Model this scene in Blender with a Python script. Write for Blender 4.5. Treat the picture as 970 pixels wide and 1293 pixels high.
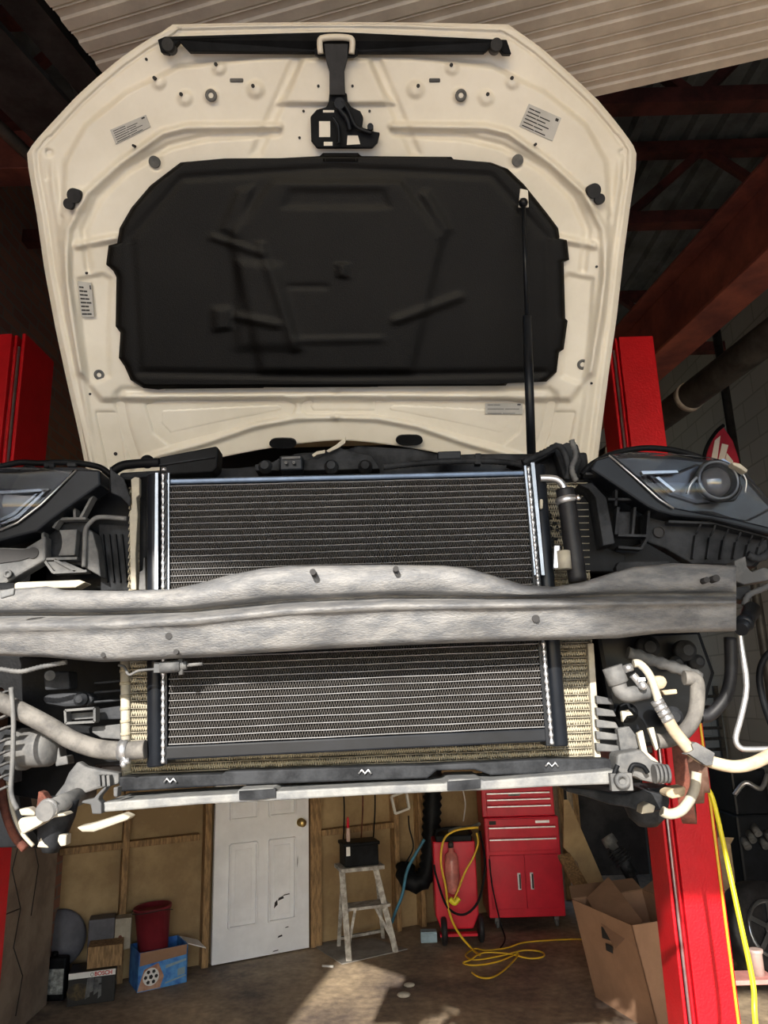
import bpy, bmesh, math, random
from mathutils import Vector, Matrix
random.seed(7)
R = math.radians
scene = bpy.context.scene
for o in list(bpy.data.objects): bpy.data.objects.remove(o)
COL = scene.collection

# ------------------------------------------------------------------ camera, sky, sun, exposure
FOC, IW, IH = 930.0, 970.0, 1293.0
PITCH, ROLL, CH = R(14), R(1.7), 1.9
cam_data = bpy.data.cameras.new('camera')
cam = bpy.data.objects.new('camera', cam_data); COL.objects.link(cam)
cam_data.sensor_fit = 'VERTICAL'; cam_data.sensor_height = 24.0
cam_data.lens = 24.0 * FOC / IH
cam_data.clip_start = 0.02
cam.matrix_world = Matrix.Translation((0, 0, CH)) @ Matrix.Rotation(R(90) + PITCH, 4, 'X') @ Matrix.Rotation(-ROLL, 4, 'Z')
scene.camera = cam

world = bpy.data.worlds.new('sky'); scene.world = world; world.use_nodes = True
wn = world.node_tree; wn.nodes.clear()
wo = wn.nodes.new('ShaderNodeOutputWorld'); wb = wn.nodes.new('ShaderNodeBackground')
sky = wn.nodes.new('ShaderNodeTexSky'); sky.sky_type = 'NISHITA'; sky.sun_disc = False
sky.sun_elevation = R(30); sky.sun_rotation = R(190); sky.air_density = 1.0; sky.dust_density = 0.8
wn.links.new(sky.outputs[0], wb.inputs[0]); wn.links.new(wb.outputs[0], wo.inputs[0])
wb.inputs[1].default_value = 0.20

SUN = Vector((0.22, 1.0, -0.48)).normalized()
sd = bpy.data.lights.new('sun', 'SUN'); sd.energy = 4.4; sd.angle = R(0.6); sd.color = (1.0, 0.94, 0.85)
so = bpy.data.objects.new('sun', sd); COL.objects.link(so); so.location = (-2, -8, 6)
so.rotation_euler = SUN.to_track_quat('-Z', 'Y').to_euler()

vs = scene.view_settings
vs.view_transform = 'Standard'; vs.look = 'None'; vs.gamma = 1.0; vs.use_curve_mapping = False
vs.exposure = 1.13

# ------------------------------------------------------------------ helpers: pixel -> place
def ray(x, y):
    a = (x - IW / 2) / FOC; b = (IH / 2 - y) / FOC
    c, s = math.cos(ROLL), math.sin(ROLL)
    a2, b2 = a * c + b * s, b * c - a * s
    return Vector((a2, math.cos(PITCH) - b2 * math.sin(PITCH), math.sin(PITCH) + b2 * math.cos(PITCH)))
EYE = Vector((0, 0, CH))
def P(x, y, Y):
    d = ray(x, y); return EYE + d * (Y / d.y)
def PZ(x, y, z=0.0):
    d = ray(x, y); return EYE + d * ((z - CH) / d.z)

# ------------------------------------------------------------------ helpers: materials
MATS = {}
def mat(name, col, rough=0.6, metal=0.0, var=0.15, nscale=8.0, bump=0.0, bscale=None, col2=None, coat=0.0, spec=0.5, trans=0.0, ior=1.45, stretch=None, lo=0.4, hi=0.62):
    if name in MATS: return MATS[name]
    m = bpy.data.materials.new(name); m.use_nodes = True
    nt = m.node_tree; b = nt.nodes['Principled BSDF']
    b.inputs['Roughness'].default_value = rough; b.inputs['Metallic'].default_value = metal
    b.inputs['Specular IOR Level'].default_value = spec; b.inputs['Coat Weight'].default_value = coat
    b.inputs['Transmission Weight'].default_value = trans; b.inputs['IOR'].default_value = ior
    tc = nt.nodes.new('ShaderNodeTexCoord'); mp = nt.nodes.new('ShaderNodeMapping')
    nt.links.new(tc.outputs['Object'], mp.inputs[0])
    if stretch: mp.inputs['Scale'].default_value = stretch
    n = nt.nodes.new('ShaderNodeTexNoise'); n.inputs['Scale'].default_value = nscale; n.inputs['Detail'].default_value = 6; n.inputs['Roughness'].default_value = 0.65
    nt.links.new(mp.outputs[0], n.inputs['Vector'])
    rp = nt.nodes.new('ShaderNodeValToRGB')
    c2 = col2 if col2 else tuple(max(0, c * (1 - 2 * var)) for c in col)
    rp.color_ramp.elements[0].position = lo; rp.color_ramp.elements[0].color = (*c2, 1)
    rp.color_ramp.elements[1].position = hi; rp.color_ramp.elements[1].color = (*[min(1, c * (1 + var * .4)) for c in col], 1)
    nt.links.new(n.outputs[0], rp.inputs[0]); nt.links.new(rp.outputs[0], b.inputs['Base Color'])
    if bump:
        n2 = nt.nodes.new('ShaderNodeTexNoise'); n2.inputs['Scale'].default_value = bscale or nscale * 6; n2.inputs['Detail'].default_value = 4
        nt.links.new(mp.outputs[0], n2.inputs['Vector'])
        bp = nt.nodes.new('ShaderNodeBump'); bp.inputs['Strength'].default_value = bump; bp.inputs['Distance'].default_value = 0.004
        nt.links.new(n2.outputs[0], bp.inputs['Height']); nt.links.new(bp.outputs[0], b.inputs['Normal'])
    MATS[name] = m; return m

cream = mat('hood_paint_cream', (0.80, 0.755, 0.665), 0.38, 0, 0.10, 3, col2=(0.70, 0.65, 0.55), coat=0.25, lo=.3, hi=.6)
white_paint = mat('car_paint_white', (0.80, 0.78, 0.73), 0.25, 0, 0.03, 2, coat=0.6)
pad_m = mat('pad_black_felt', (0.003, 0.0027, 0.0024), 0.42, 0, 0.3, 5, bump=0.25, bscale=500, spec=.22)
plastic = mat('black_plastic', (0.009, 0.010, 0.012), 0.5, 0, 0.3, 9, bump=.1, bscale=200, spec=.12)
dusty = mat('dusty_black_plastic', (0.032, 0.034, 0.038), 0.6, 0, 0.4, 14, bump=.2, bscale=120, col2=(0.010, 0.011, 0.013), spec=.14)
greyp = mat('grey_dusty_plastic', (0.14, 0.138, 0.134), 0.7, 0, 0.3, 16, bump=.2, col2=(0.07, 0.072, 0.075))
rubber = mat('rubber', (0.022, 0.022, 0.025), 0.5, 0, 0.25, 20, spec=.35)
rubber_dust = mat('dusty_rubber', (0.17, 0.16, 0.145), 0.8, 0, 0.2, 25, bump=.2, col2=(0.09, 0.085, 0.08))
alu_dirty = mat('dirty_beam_metal', (0.20, 0.197, 0.193), 0.6, 0.2, 0.3, 16, bump=.35, bscale=150, col2=(0.12, 0.123, 0.13), stretch=(1, 2, 3))
alu = mat('bright_aluminium', (0.72, 0.73, 0.75), 0.35, 0.85, 0.1, 20)
bar_m = mat('dusty_crossmember_metal', (0.22, 0.22, 0.21), 0.65, 0.1, 0.25, 18, bump=.3, col2=(0.14, 0.145, 0.15))
blk_metal = mat('black_painted_metal', (0.010, 0.012, 0.016), 0.33, 0.0, 0.2, 10, spec=.25)
tube_m = mat('radiator_tube_metal', (0.46, 0.46, 0.47), 0.45, 0.3, 0.1, 20)
fin_m = mat('dark_cooling_fin', (0.050, 0.044, 0.040), 0.55, 0.0, 0.35, 40, col2=(0.05, 0.043, 0.037))
fin_cream = mat('dusty_cream_fin', (0.40, 0.355, 0.26), 0.7, 0.0, 0.2, 25, bump=.3, bscale=300, col2=(0.30, 0.27, 0.20), spec=.2)
creamp = mat('dusty_cream_plastic', (0.44, 0.40, 0.31), 0.65, 0, 0.2, 18, bump=.2, col2=(0.36, 0.33, 0.27))
rust = mat('rust', (0.17, 0.055, 0.035), 0.85, 0.1, 0.3, 30, bump=.4, col2=(0.09, 0.03, 0.02))
disc_m = mat('worn_brake_disc', (0.20, 0.12, 0.09), 0.5, 0.4, 0.2, 30, col2=(0.12, 0.06, 0.04))
chrome = mat('chrome', (0.8, 0.8, 0.8), 0.12, 1.0, 0.02, 5)
glass = mat('clear_lens', (0.93, 0.95, 0.97), 0.03, 0, 0.0, 5, trans=1.0, ior=1.25, spec=.6)
label_m = mat('silver_label', (0.50, 0.49, 0.47), 0.5, 0.1, 0.06, 12)
ink = mat('printed_ink', (0.025, 0.024, 0.025), 0.7, 0, 0.1, 12)
white_ink = mat('white_print', (0.78, 0.76, 0.72), 0.6, 0, 0.04, 12)
red_ink = mat('red_print', (0.55, 0.03, 0.03), 0.6, 0, 0.05, 12)
post_red = mat('lift_red_paint', (0.56, 0.006, 0.014), 0.45, 0, 0.12, 3, bump=.35, bscale=120, coat=.05, spec=.3, col2=(0.46, 0.004, 0.010))
tool_red = mat('tool_chest_red', (0.62, 0.012, 0.035), 0.4, 0, 0.08, 4, coat=.15, spec=.35)
dk_red = mat('dark_red_primer', (0.10, 0.025, 0.02), 0.6, 0.1, 0.3, 5, bump=.2)
ibeam_m = mat('rust_red_steel', (0.24, 0.07, 0.045), 0.5, 0.2, 0.35, 3, bump=.2, col2=(0.12, 0.035, 0.03))
steel_dk = mat('dark_steel', (0.05, 0.048, 0.045), 0.55, 0.4, 0.3, 6)
wood = mat('pine_wood', (0.36, 0.22, 0.10), 0.75, 0, 0.25, 10, stretch=(6, 6, 1), bump=.2)
ply = mat('plywood_tan', (0.38, 0.27, 0.14), 0.8, 0, 0.18, 2.5, col2=(0.27, 0.18, 0.09), bump=.1)
doorw = mat('door_white_paint', (0.86, 0.87, 0.89), 0.45, 0, 0.05, 3)
card = mat('cardboard', (0.33, 0.19, 0.115), 0.85, 0, 0.08, 4, bump=.1)
card_dk = mat('cardboard_inside', (0.24, 0.14, 0.085), 0.85, 0, 0.08, 4)
yellow = mat('yellow_cable', (0.75, 0.48, 0.03), 0.45, 0, 0.1, 10)
yellow2 = mat('bright_yellow_hose', (0.85, 0.72, 0.03), 0.35, 0, 0.08, 10)
brass = mat('brass', (0.62, 0.45, 0.18), 0.3, 0.9, 0.1, 10)
blue_m = mat('blue_print', (0.03, 0.12, 0.42), 0.5, 0, 0.3, 12, col2=(0.10, 0.32, 0.65))
blue_lt = mat('pale_blue_plastic', (0.30, 0.42, 0.48), 0.5, 0, 0.1, 12)
ladder_m = mat('splattered_grey_wood', (0.44, 0.42, 0.38), 0.7, 0.1, 0.3, 22, bump=.2, col2=(0.24, 0.22, 0.19))
bucket_m = mat('maroon_plastic', (0.22, 0.02, 0.03), 0.5, 0, 0.12, 6)
panel_m = mat('cream_ribbed_steel', (0.82, 0.72, 0.57), 0.5, 0.0, 0.12, 4, col2=(0.66, 0.57, 0.45), bump=.1)
roof_m = mat('dark_corrugated_roof', (0.17, 0.19, 0.195), 0.5, 0.4, 0.25, 2)
beige = mat('tan_tape', (0.55, 0.44, 0.30), 0.8, 0, 0.15, 20)

def brick_mat(name, c1, c2, mortar, sx, sy, rough=.85):
    m = bpy.data.materials.new(name); m.use_nodes = True; nt = m.node_tree; b = nt.nodes['Principled BSDF']
    b.inputs['Roughness'].default_value = rough
    tc = nt.nodes.new('ShaderNodeTexCoord'); mp = nt.nodes.new('ShaderNodeMapping')
    nt.links.new(tc.outputs['UV'], mp.inputs[0])
    bt = nt.nodes.new('ShaderNodeTexBrick'); bt.inputs['Scale'].default_value = 1
    bt.inputs['Color1'].default_value = (*c1, 1); bt.inputs['Color2'].default_value = (*c2, 1); bt.inputs['Mortar'].default_value = (*mortar, 1)
    bt.inputs['Brick Width'].default_value = sx; bt.inputs['Row Height'].default_value = sy; bt.inputs['Mortar Size'].default_value = 0.008
    nt.links.new(mp.outputs[0], bt.inputs[0]); nt.links.new(bt.outputs[0], b.inputs['Base Color'])
    bp = nt.nodes.new('ShaderNodeBump'); bp.inputs['Strength'].default_value = .5; bp.inputs['Distance'].default_value = .006; bp.invert = True
    nt.links.new(bt.outputs['Fac'], bp.inputs['Height']); nt.links.new(bp.outputs[0], b.inputs['Normal'])
    return m
def concrete_mat():
    m = bpy.data.materials.new('stained_concrete'); m.use_nodes = True; nt = m.node_tree; b = nt.nodes['Principled BSDF']
    tc = nt.nodes.new('ShaderNodeTexCoord')
    n1 = nt.nodes.new('ShaderNodeTexNoise'); n1.inputs['Scale'].default_value = 1.3; n1.inputs['Detail'].default_value = 8; n1.inputs['Roughness'].default_value = .7
    n2 = nt.nodes.new('ShaderNodeTexNoise'); n2.inputs['Scale'].default_value = 22; n2.inputs['Detail'].default_value = 6
    for n in (n1, n2): nt.links.new(tc.outputs['Object'], n.inputs['Vector'])
    r1 = nt.nodes.new('ShaderNodeValToRGB'); r1.color_ramp.elements[0].position = .38; r1.color_ramp.elements[0].color = (.13, .10, .085, 1)
    r1.color_ramp.elements[1].position = .66; r1.color_ramp.elements[1].color = (.56, .43, .28, 1)
    r2 = nt.nodes.new('ShaderNodeValToRGB'); r2.color_ramp.elements[0].position = .35; r2.color_ramp.elements[0].color = (.65, .65, .65, 1); r2.color_ramp.elements[1].position = .65
    mx = nt.nodes.new('ShaderNodeMix'); mx.data_type = 'RGBA'; mx.blend_type = 'MULTIPLY'; mx.inputs[0].default_value = .8
    nt.links.new(n1.outputs[0], r1.inputs[0]); nt.links.new(n2.outputs[0], r2.inputs[0])
    nt.links.new(r1.outputs[0], mx.inputs[6]); nt.links.new(r2.outputs[0], mx.inputs[7]); nt.links.new(mx.outputs[2], b.inputs['Base Color'])
    b.inputs['Roughness'].default_value = .65
    bp = nt.nodes.new('ShaderNodeBump'); bp.inputs['Strength'].default_value = .3; bp.inputs['Distance'].default_value = .01
    nt.links.new(n2.outputs[0], bp.inputs['Height']); nt.links.new(bp.outputs[0], b.inputs['Normal'])
    return m
conc = concrete_mat()
wall_conc = mat('cracked_concrete', (0.30, 0.25, 0.20), 0.85, 0, 0.25, 3, bump=.4, col2=(0.20, 0.16, 0.13))
brick_red = brick_mat('dark_brick', (0.30, 0.15, 0.11), (0.22, 0.11, 0.085), (0.20, 0.17, 0.15), .22, .075)
block_grey = brick_mat('grey_block', (0.30, 0.28, 0.25), (0.26, 0.245, 0.22), (0.20, 0.19, 0.17), .40, .20)

# ------------------------------------------------------------------ helpers: meshes
def link(o, parent=None):
    COL.objects.link(o)
    if parent is not None: o.parent = parent
    return o
def tag(o, label=None, cat=None, group=None, kind=None):
    if label: o['label'] = label
    if cat: o['category'] = cat
    if group: o['group'] = group
    if kind: o['kind'] = kind
    return o
def empty(name, loc=(0, 0, 0), label=None, cat=None, group=None):
    o = bpy.data.objects.new(name, None); o.location = loc; o.empty_display_size = .1
    link(o); return tag(o, label, cat, group)
class MB:
    def __init__(s): s.v = []; s.f = []; s.sm = []
    def add(s, vs, fs, smooth=False):
        n = len(s.v); s.v += [Vector(v) for v in vs]
        for f in fs: s.f.append([n + i for i in f]); s.sm.append(smooth)
        return s
    def box(s, c, d, rot=None):
        c = Vector(c); hx, hy, hz = d[0] / 2, d[1] / 2, d[2] / 2
        vs = [Vector((x, y, z)) for x in (-hx, hx) for y in (-hy, hy) for z in (-hz, hz)]
        if rot is not None: vs = [rot @ v for v in vs]
        return s.add([c + v for v in vs], [(0, 1, 3, 2), (4, 6, 7, 5), (0, 4, 5, 1), (2, 3, 7, 6), (0, 2, 6, 4), (1, 5, 7, 3)])
    def bar(s, a, b, w, d, up=(0, 0, 1)):
        a, b = Vector(a), Vector(b); t = (b - a).normalized(); u = Vector(up)
        x = t.cross(u)
        if x.length < 1e-3: x = t.cross(Vector((0, 1, 0)))
        x.normalize(); y = x.cross(t).normalized()
        vs = [p + x * (sx * w / 2) + y * (sy * d / 2) for p in (a, b) for sx, sy in ((-1, -1), (1, -1), (1, 1), (-1, 1))]
        return s.add(vs, [(3, 2, 1, 0), (4, 5, 6, 7), (0, 1, 5, 4), (1, 2, 6, 5), (2, 3, 7, 6), (3, 0, 4, 7)])
    def lathe(s, prof, base, axis, n=24, cap=True):
        base = Vector(base); ax = Vector(axis).normalized(); u = ax.orthogonal().normalized(); w = ax.cross(u)
        vs = []; fs = []
        for (r, h) in prof:
            for i in range(n):
                a = 2 * math.pi * i / n; vs.append(base + ax * h + (u * math.cos(a) + w * math.sin(a)) * r)
        for j in range(len(prof) - 1):
            for i in range(n):
                i2 = (i + 1) % n; fs.append((j * n + i, j * n + i2, (j + 1) * n + i2, (j + 1) * n + i))
        s.add(vs, fs, True)
        if cap:
            k = len(s.v) - len(vs)
            s.f.append([k + i for i in range(n)][::-1]); s.sm.append(False)
            s.f.append([k + (len(prof) - 1) * n + i for i in range(n)]); s.sm.append(False)
        return s
    def cyl(s, a, b, r, r2=None, n=20):
        a, b = Vector(a), Vector(b); L = (b - a).length
        return s.lathe([(r, 0), (r if r2 is None else r2, L)], a, b - a, n)
    def tube(s, pts, r, n=10, sub=6, ridge=0, smooth=True, closed=False):
        pts = [Vector(p) for p in pts]
        if smooth and len(pts) > 2:
            q = []
            for i in range(len(pts) - 1):
                p0 = pts[max(i - 1, 0)]; p1 = pts[i]; p2 = pts[i + 1]; p3 = pts[min(i + 2, len(pts) - 1)]
                for k in range(sub):
                    t = k / sub
                    q.append(.5 * ((2 * p1) + (p2 - p0) * t + (2 * p0 - 5 * p1 + 4 * p2 - p3) * t * t + (3 * p1 - p0 - 3 * p2 + p3) * t ** 3))
            q.append(pts[-1]); pts = q
        if ridge:   # resample so rings can alternate
            L = [0]
            for i in range(1, len(pts)): L.append(L[-1] + (pts[i] - pts[i - 1]).length)
            m = max(4, int(L[-1] / ridge)); q = []; j = 0
            for k in range(m + 1):
                d = L[-1] * k / m
                while j < len(L) - 2 and L[j + 1] < d: j += 1
                t = (d - L[j]) / max(1e-9, L[j + 1] - L[j]); q.append(pts[j].lerp(pts[j + 1], min(1, t)))
            pts = q
        vs = []; fs = []; u = None; N = len(pts)
        for i, p in enumerate(pts):
            t = (pts[min(i + 1, N - 1)] - pts[max(i - 1, 0)]).normalized()
            if u is None: u = t.orthogonal().normalized()
            u = (u - t * u.dot(t)); u = u.normalized() if u.length > 1e-6 else t.orthogonal().normalized()
            w = t.cross(u)
            rr = r(i / (N - 1)) if callable(r) else r
            if ridge and i % 2: rr *= .8
            for k in range(n):
                a = 2 * math.pi * k / n; vs.append(p + (u * math.cos(a) + w * math.sin(a)) * rr)
        for i in range(N - 1):
            for k in range(n):
                k2 = (k + 1) % n; fs.append((i * n + k, i * n + k2, (i + 1) * n + k2, (i + 1) * n + k))
        s.add(vs, fs, True)
        k = len(s.v) - len(vs)
        s.f.append([k + i for i in range(n)][::-1]); s.sm.append(False)
        s.f.append([k + (N - 1) * n + i for i in range(n)]); s.sm.append(False)
        return s
    def slab(s, front, off):
        front = [Vector(p) for p in front]; off = Vector(off); n = len(front)
        fs = [list(range(n)), [n + i for i in range(n)][::-1]] + [(i, (i + 1) % n, n + (i + 1) % n, n + i) for i in range(n)]
        return s.add(front + [p + off for p in front], fs)
    def sphere(s, c, r, n=16, sc=(1, 1, 1)):
        c = Vector(c); m = n // 2; vs = []; fs = []
        for j in range(m + 1):
            th = math.pi * j / m
            for i in range(n):
                a = 2 * math.pi * i / n
                vs.append(c + Vector((r * sc[0] * math.sin(th) * math.cos(a), r * sc[1] * math.sin(th) * math.sin(a), r * sc[2] * math.cos(th))))
        for j in range(m):
            for i in range(n):
                i2 = (i + 1) % n; fs.append((j * n + i, (j + 1) * n + i, (j + 1) * n + i2, j * n + i2))
        return s.add(vs, fs, True)
    def build(s, name, m, parent=None, bevel=0, seg=2, origin=True):
        c = Vector((0, 0, 0))
        if parent is None and s.v:
            lo = [min(v[i] for v in s.v) for i in range(3)]; hi = [max(v[i] for v in s.v) for i in range(3)]
            c = Vector(((lo[0] + hi[0]) / 2, (lo[1] + hi[1]) / 2, lo[2]))
        elif parent is not None:
            c = WORLD(parent)
        me = bpy.data.meshes.new(name); me.from_pydata([v - c for v in s.v], [], s.f)
        me.polygons.foreach_set('use_smooth', s.sm)
        bm = bmesh.new(); bm.from_mesh(me); bmesh.ops.recalc_face_normals(bm, faces=bm.faces); bm.to_mesh(me); bm.free()
        if isinstance(m, (list, tuple)):
            for k in m: me.materials.append(k)
        else: me.materials.append(m)
        o = bpy.data.objects.new(name, me); link(o, parent)
        if parent is None: o.location = c
        if bevel:
            bv = o.modifiers.new('bevel', 'BEVEL'); bv.width = bevel; bv.segments = seg; bv.limit_method = 'ANGLE'; bv.angle_limit = R(40)
        return o
def WORLD(o):
    v = Vector(o.location)
    while o.parent is not None: o = o.parent; v = v + Vector(o.location)
    return v
def px(pts, Y): return [P(a, b, Y) for a, b in pts]
def pslab(name, pts, Y, t, m, parent=None, bevel=0.002):
    return MB().slab(px(pts, Y), (0, t, 0)).build(name, m, parent, bevel)
def ptube(name, pts, Y, r, m, parent=None, **k):
    w = [P(p[0], p[1], p[2] if len(p) > 2 else Y) for p in pts]
    return MB().tube(w, r, **k).build(name, m, parent)
def text(name, body, p0, xdir, ydir, size, m, parent, extrude=0.0006, bold=0):
    cu = bpy.data.curves.new(name, 'FONT'); cu.body = body; cu.size = size; cu.extrude = extrude; cu.align_x = 'CENTER'; cu.align_y = 'CENTER'; cu.offset = bold
    t = bpy.data.objects.new(name + '_tmp', cu); COL.objects.link(t); bpy.context.view_layer.update()
    me = bpy.data.meshes.new_from_object(t.evaluated_get(bpy.context.evaluated_depsgraph_get()))
    bpy.data.objects.remove(t)
    x = Vector(xdir).normalized(); y = Vector(ydir).normalized(); z = x.cross(y)
    c = WORLD(parent); M = Matrix((x, y, z)).transposed()
    for v in me.vertices: v.co = Vector(p0) + M @ v.co - c
    me.materials.clear(); me.materials.append(m)
    return link(bpy.data.objects.new(name, me), parent)

# ================================================================== SETTING
def struct(o): o['kind'] = 'structure'; return o
def plane_uv(name, a, b, z0, z1, m, holes=None, t=.15):
    """vertical wall a->b, UV in metres"""
    a = Vector((*a, 0)); b = Vector((*b, 0)); L = (b - a).length; d = (b - a) / L; nrm = Vector((d.y, -d.x, 0))
    mb = MB(); mb.slab([a + Vector((0, 0, z0)), b + Vector((0, 0, z0)), b + Vector((0, 0, z1)), a + Vector((0, 0, z1))], -nrm * t)
    o = mb.build(name, m); uv = o.data.uv_layers.new(name='uv')
    for lp in o.data.loops:
        w = o.data.vertices[lp.vertex_index].co + o.location
        uv.data[lp.index].uv = ((w - a).dot(d), w.z)
    return struct(o)

struct(MB().box((0.4, 3.9, -.05), (7.0, 12.2, .1)).build('floor', conc))
struct(MB().box((0.4, -14.2, -.05), (36, 24, .1)).build('floor_apron', mat('pale_bounce_concrete', (.52, .525, .53), .9, 0, .15, 2)))  # unseen ground outside, made large and pale to bounce sunlight at the hood
WX0, WX1 = -2.36, 3.3
def wy(x): return 6.85 + 0.50 * x          # back wall line
WALLT = Vector((1, .50, 0)).normalized(); WALLN = Vector((WALLT.y, -WALLT.x, 0))
plane_uv('wall_left', (WX0, -2.2), (WX0, wy(WX0)), 0, 5.6, brick_red)
plane_uv('wall_back', (WX0, wy(WX0)), (1.45, wy(1.45)), 0, 5.6, ply)
plane_uv('wall_back_recess', (1.45, wy(1.45) + .9), (WX1, wy(1.45) + .9), 2.4, 5.6, block_grey)
plane_uv('wall_back_lower', (1.45, wy(1.45) + .88), (WX1, wy(1.45) + .88), 0, 2.4, mat('recess_dark_wall', (.035, .03, .028), .9, 0, .3, 3))  # darkness of the recess is put into this wall's colour
plane_uv('wall_right', (WX1, 9.5), (WX1, -2.2), 0, 5.6, block_grey)
# front wall: unseen; wide opening, head edge sloped and kinked to shade the car
fw = MB()
fw.slab([(WX0 - .2, -2.2, 0), (-2.25, -2.2, 0), (-2.25, -2.2, 5.6), (WX0 - .2, -2.2, 5.6)], (0, .2, 0))
fw.slab([(3.0, -2.2, 0), (WX1 + .2, -2.2, 0), (WX1 + .2, -2.2, 5.6), (3.0, -2.2, 5.6)], (0, .2, 0))
fw.slab([(-2.25, -2.2, 3.98), (-.62, -2.2, 3.72), (-.40, -2.2, 3.62), (3.0, -2.2, 3.50), (3.0, -2.2, 5.6), (-2.25, -2.2, 5.6)], (0, .2, 0))
struct(fw.build('wall_front', wall_conc))
# corrugated roof deck, ribs run away from the opening
cr = MB(); x = WX0 - .2; prof = []
while x < WX1 + .3:
    prof += [(x, 5.6), (x + .10, 5.6), (x + .125, 5.56), (x + .175, 5.56)]; x += .2
vs = [(a, y, b) for y in (-2.3, 10) for a, b in prof]; n = len(prof)
cr.add(vs, [(i, i + 1, n + i + 1, n + i) for i in range(n - 1)])
vs2 = [(WX0 - .2, -2.3, 5.66), (WX1 + .3, -2.3, 5.66), (WX1 + .3, 10, 5.66), (WX0 - .2, 10, 5.66)]
cr.add(vs2, [(0, 1, 2, 3)])
struct(cr.build('ceiling', roof_m))
# concrete pier in the left back corner
pr = MB(); pr.slab([(WX0, 3.2, 0), (-2.30, 3.2, 0), (-2.30, 5.44, 0), (WX0, 5.44, 0)], (0, 0, 2.9))
pier = struct(pr.build('trim_1', wall_conc, bevel=.01))
for pts_ in (((4.75, 1.35), (4.86, 1.1), (4.80, .95), (4.95, .70), (4.90, .5), (5.05, .3), (5.0, .1)), ((5.1, 1.3), (5.02, 1.12), (5.15, .9), (5.1, .62)), ((4.4, .75), (4.7, .72), (4.95, .70))):
    m_ = MB(); m_.tube([(-2.299, y_, z_) for y_, z_ in pts_], .004, n=5, smooth=False); m_.build('crack', ink, pier)
# studs and rails on the back wall
k = 2
def wallp(x, z=0, out=0): return Vector((x, wy(x), z)) + WALLN * out
def wx(pxx, pyy):
    """x where the pixel's ray meets the back wall"""
    d = ray(pxx, pyy); t = 6.85 / (d.y - .50 * d.x); return (EYE + d * t)
def stud(x, z0, z1, w=.045, m=wood, out=.045):
    global k
    o = MB().bar(wallp(x, z0, out), wallp(x, z1, out), .09, w, up=WALLN.cross(Vector((0, 0, 1)))).build('trim_%d' % k, m, bevel=.003); k += 1
    return struct(o)
for xx in (155, 398, 497, 528): stud(wx(xx, 1110).x, 0, 3.5)
for xx in (258, 391): stud(wx(xx, 1110).x, 0, 2.2, w=.05, out=.05)
for (xa, xb, yy) in ((75, 250, 1066), (402, 495, 1046)):
    a, b = wx(xa, yy), wx(xb, yy - (xb - xa) * .02); z = (a.z + b.z) / 2
    o = MB().bar(wallp(a.x, z, .04), wallp(b.x, z, .04), .08, .045, up=(0, 0, 1)).build('trim_%d' % k, wood, bevel=.003); k += 1; struct(o)
for xx in (712, 728): stud(wx(xx, 1110).x - (.02 if xx == 712 else 0), 0, 3.2, w=.07)

# white panelled door in the back wall
a, b = wx(263, 1222), wx(385, 1198)
dA, dB = Vector((a.x, wy(a.x), 0)), Vector((b.x, wy(b.x), 0)); DW = (dB - dA).length; DT = (dB - dA).normalized(); DN = Vector((DT.y, -DT.x, 0))
door = MB(); D0 = dA + DN * .10
def dpt(u, z, o=0): return D0 + DT * u + Vector((0, 0, z)) + DN * o
door.slab([dpt(0, .01), dpt(DW, .01), dpt(DW, 2.03), dpt(0, 2.03)], -DN * .045)
def mold(u0, u1, z0, z1):
    w = .016
    for (p, q) in (((u0, z0), (u1, z0)), ((u1, z0), (u1, z1)), ((u1, z1), (u0, z1)), ((u0, z1), (u0, z0))):
        door.bar(dpt(*p, .003), dpt(*q, .003), w, .034, up=DN)
    door.slab([dpt(u0 + .04, z0 + .04, .006), dpt(u1 - .04, z0 + .04, .006), dpt(u1 - .04, z1 - .04, .006), dpt(u0 + .04, z1 - .04, .006)], -DN * .006)
for u0 in (.12, DW / 2 + .05):
    u1 = u0 + DW / 2 - .17
    mold(u0, u1, .24, .82); mold(u0, u1, 1.0, 1.58); mold(u0, u1, 1.68, 1.90)
door = struct(door.build('door_1', doorw, bevel=.003))
kb = MB(); c = dpt(DW - .07, .93); kb.lathe([(.033, 0), (.033, .008), (.012, .012), (.012, .035), (.026, .045), (.03, .058), (.022, .07), (.004, .073)], c, DN, 20)
kb.build('door_knob', brass, door)
sc = MB()
for (u, z, du, dz) in ((.47, .33, .03, .06), (.50, .38, .05, .03), (.54, .41, .06, .012), (.66, .60, .006, .09), (.50, .12, .04, .02), (.46, .03, .05, .01), (.56, .18, .03, .01)):
    sc.add([dpt(u, z, .0135), dpt(u + du, z + dz * .4, .0135), dpt(u + du * .9, z + dz, .0135), dpt(u + du * .2, z + dz * .7, .0135)], [(0, 1, 2, 3)])
sc.build('scuff_marks', ink, door)

# ------------------------------------------------------------------ overhead: roof trusses, beams, raised door
def truss(Y, z0, z1, label):
    t = empty('roof_truss', (.4, Y, z0), label, 'roof truss', 'roof trusses')
    MB().box((.4, Y, z0), (5.6, .09, .09)).build('lower_chord', dk_red, t)
    MB().box((.4, Y, z1), (5.6, .09, .08)).build('upper_chord', dk_red, t)
    x = WX0 + .3; up = True
    while x < WX1 - .7:
        za, zb = (z0, z1) if up else (z1, z0)
        MB().bar((x, Y, za), (x + .62, Y, zb), .05, .05).build('web_bar', dk_red, t)
        x += .62; up = not up
truss(3.15, 4.80, 5.45, 'nearest dark red roof truss, lying just past the raised door panels')
truss(4.35, 4.95, 5.5, 'second dark red roof truss under the corrugated roof, beyond the nearest one')
truss(6.3, 4.95, 5.5, 'farthest dark red roof truss, above the back wall')

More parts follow.
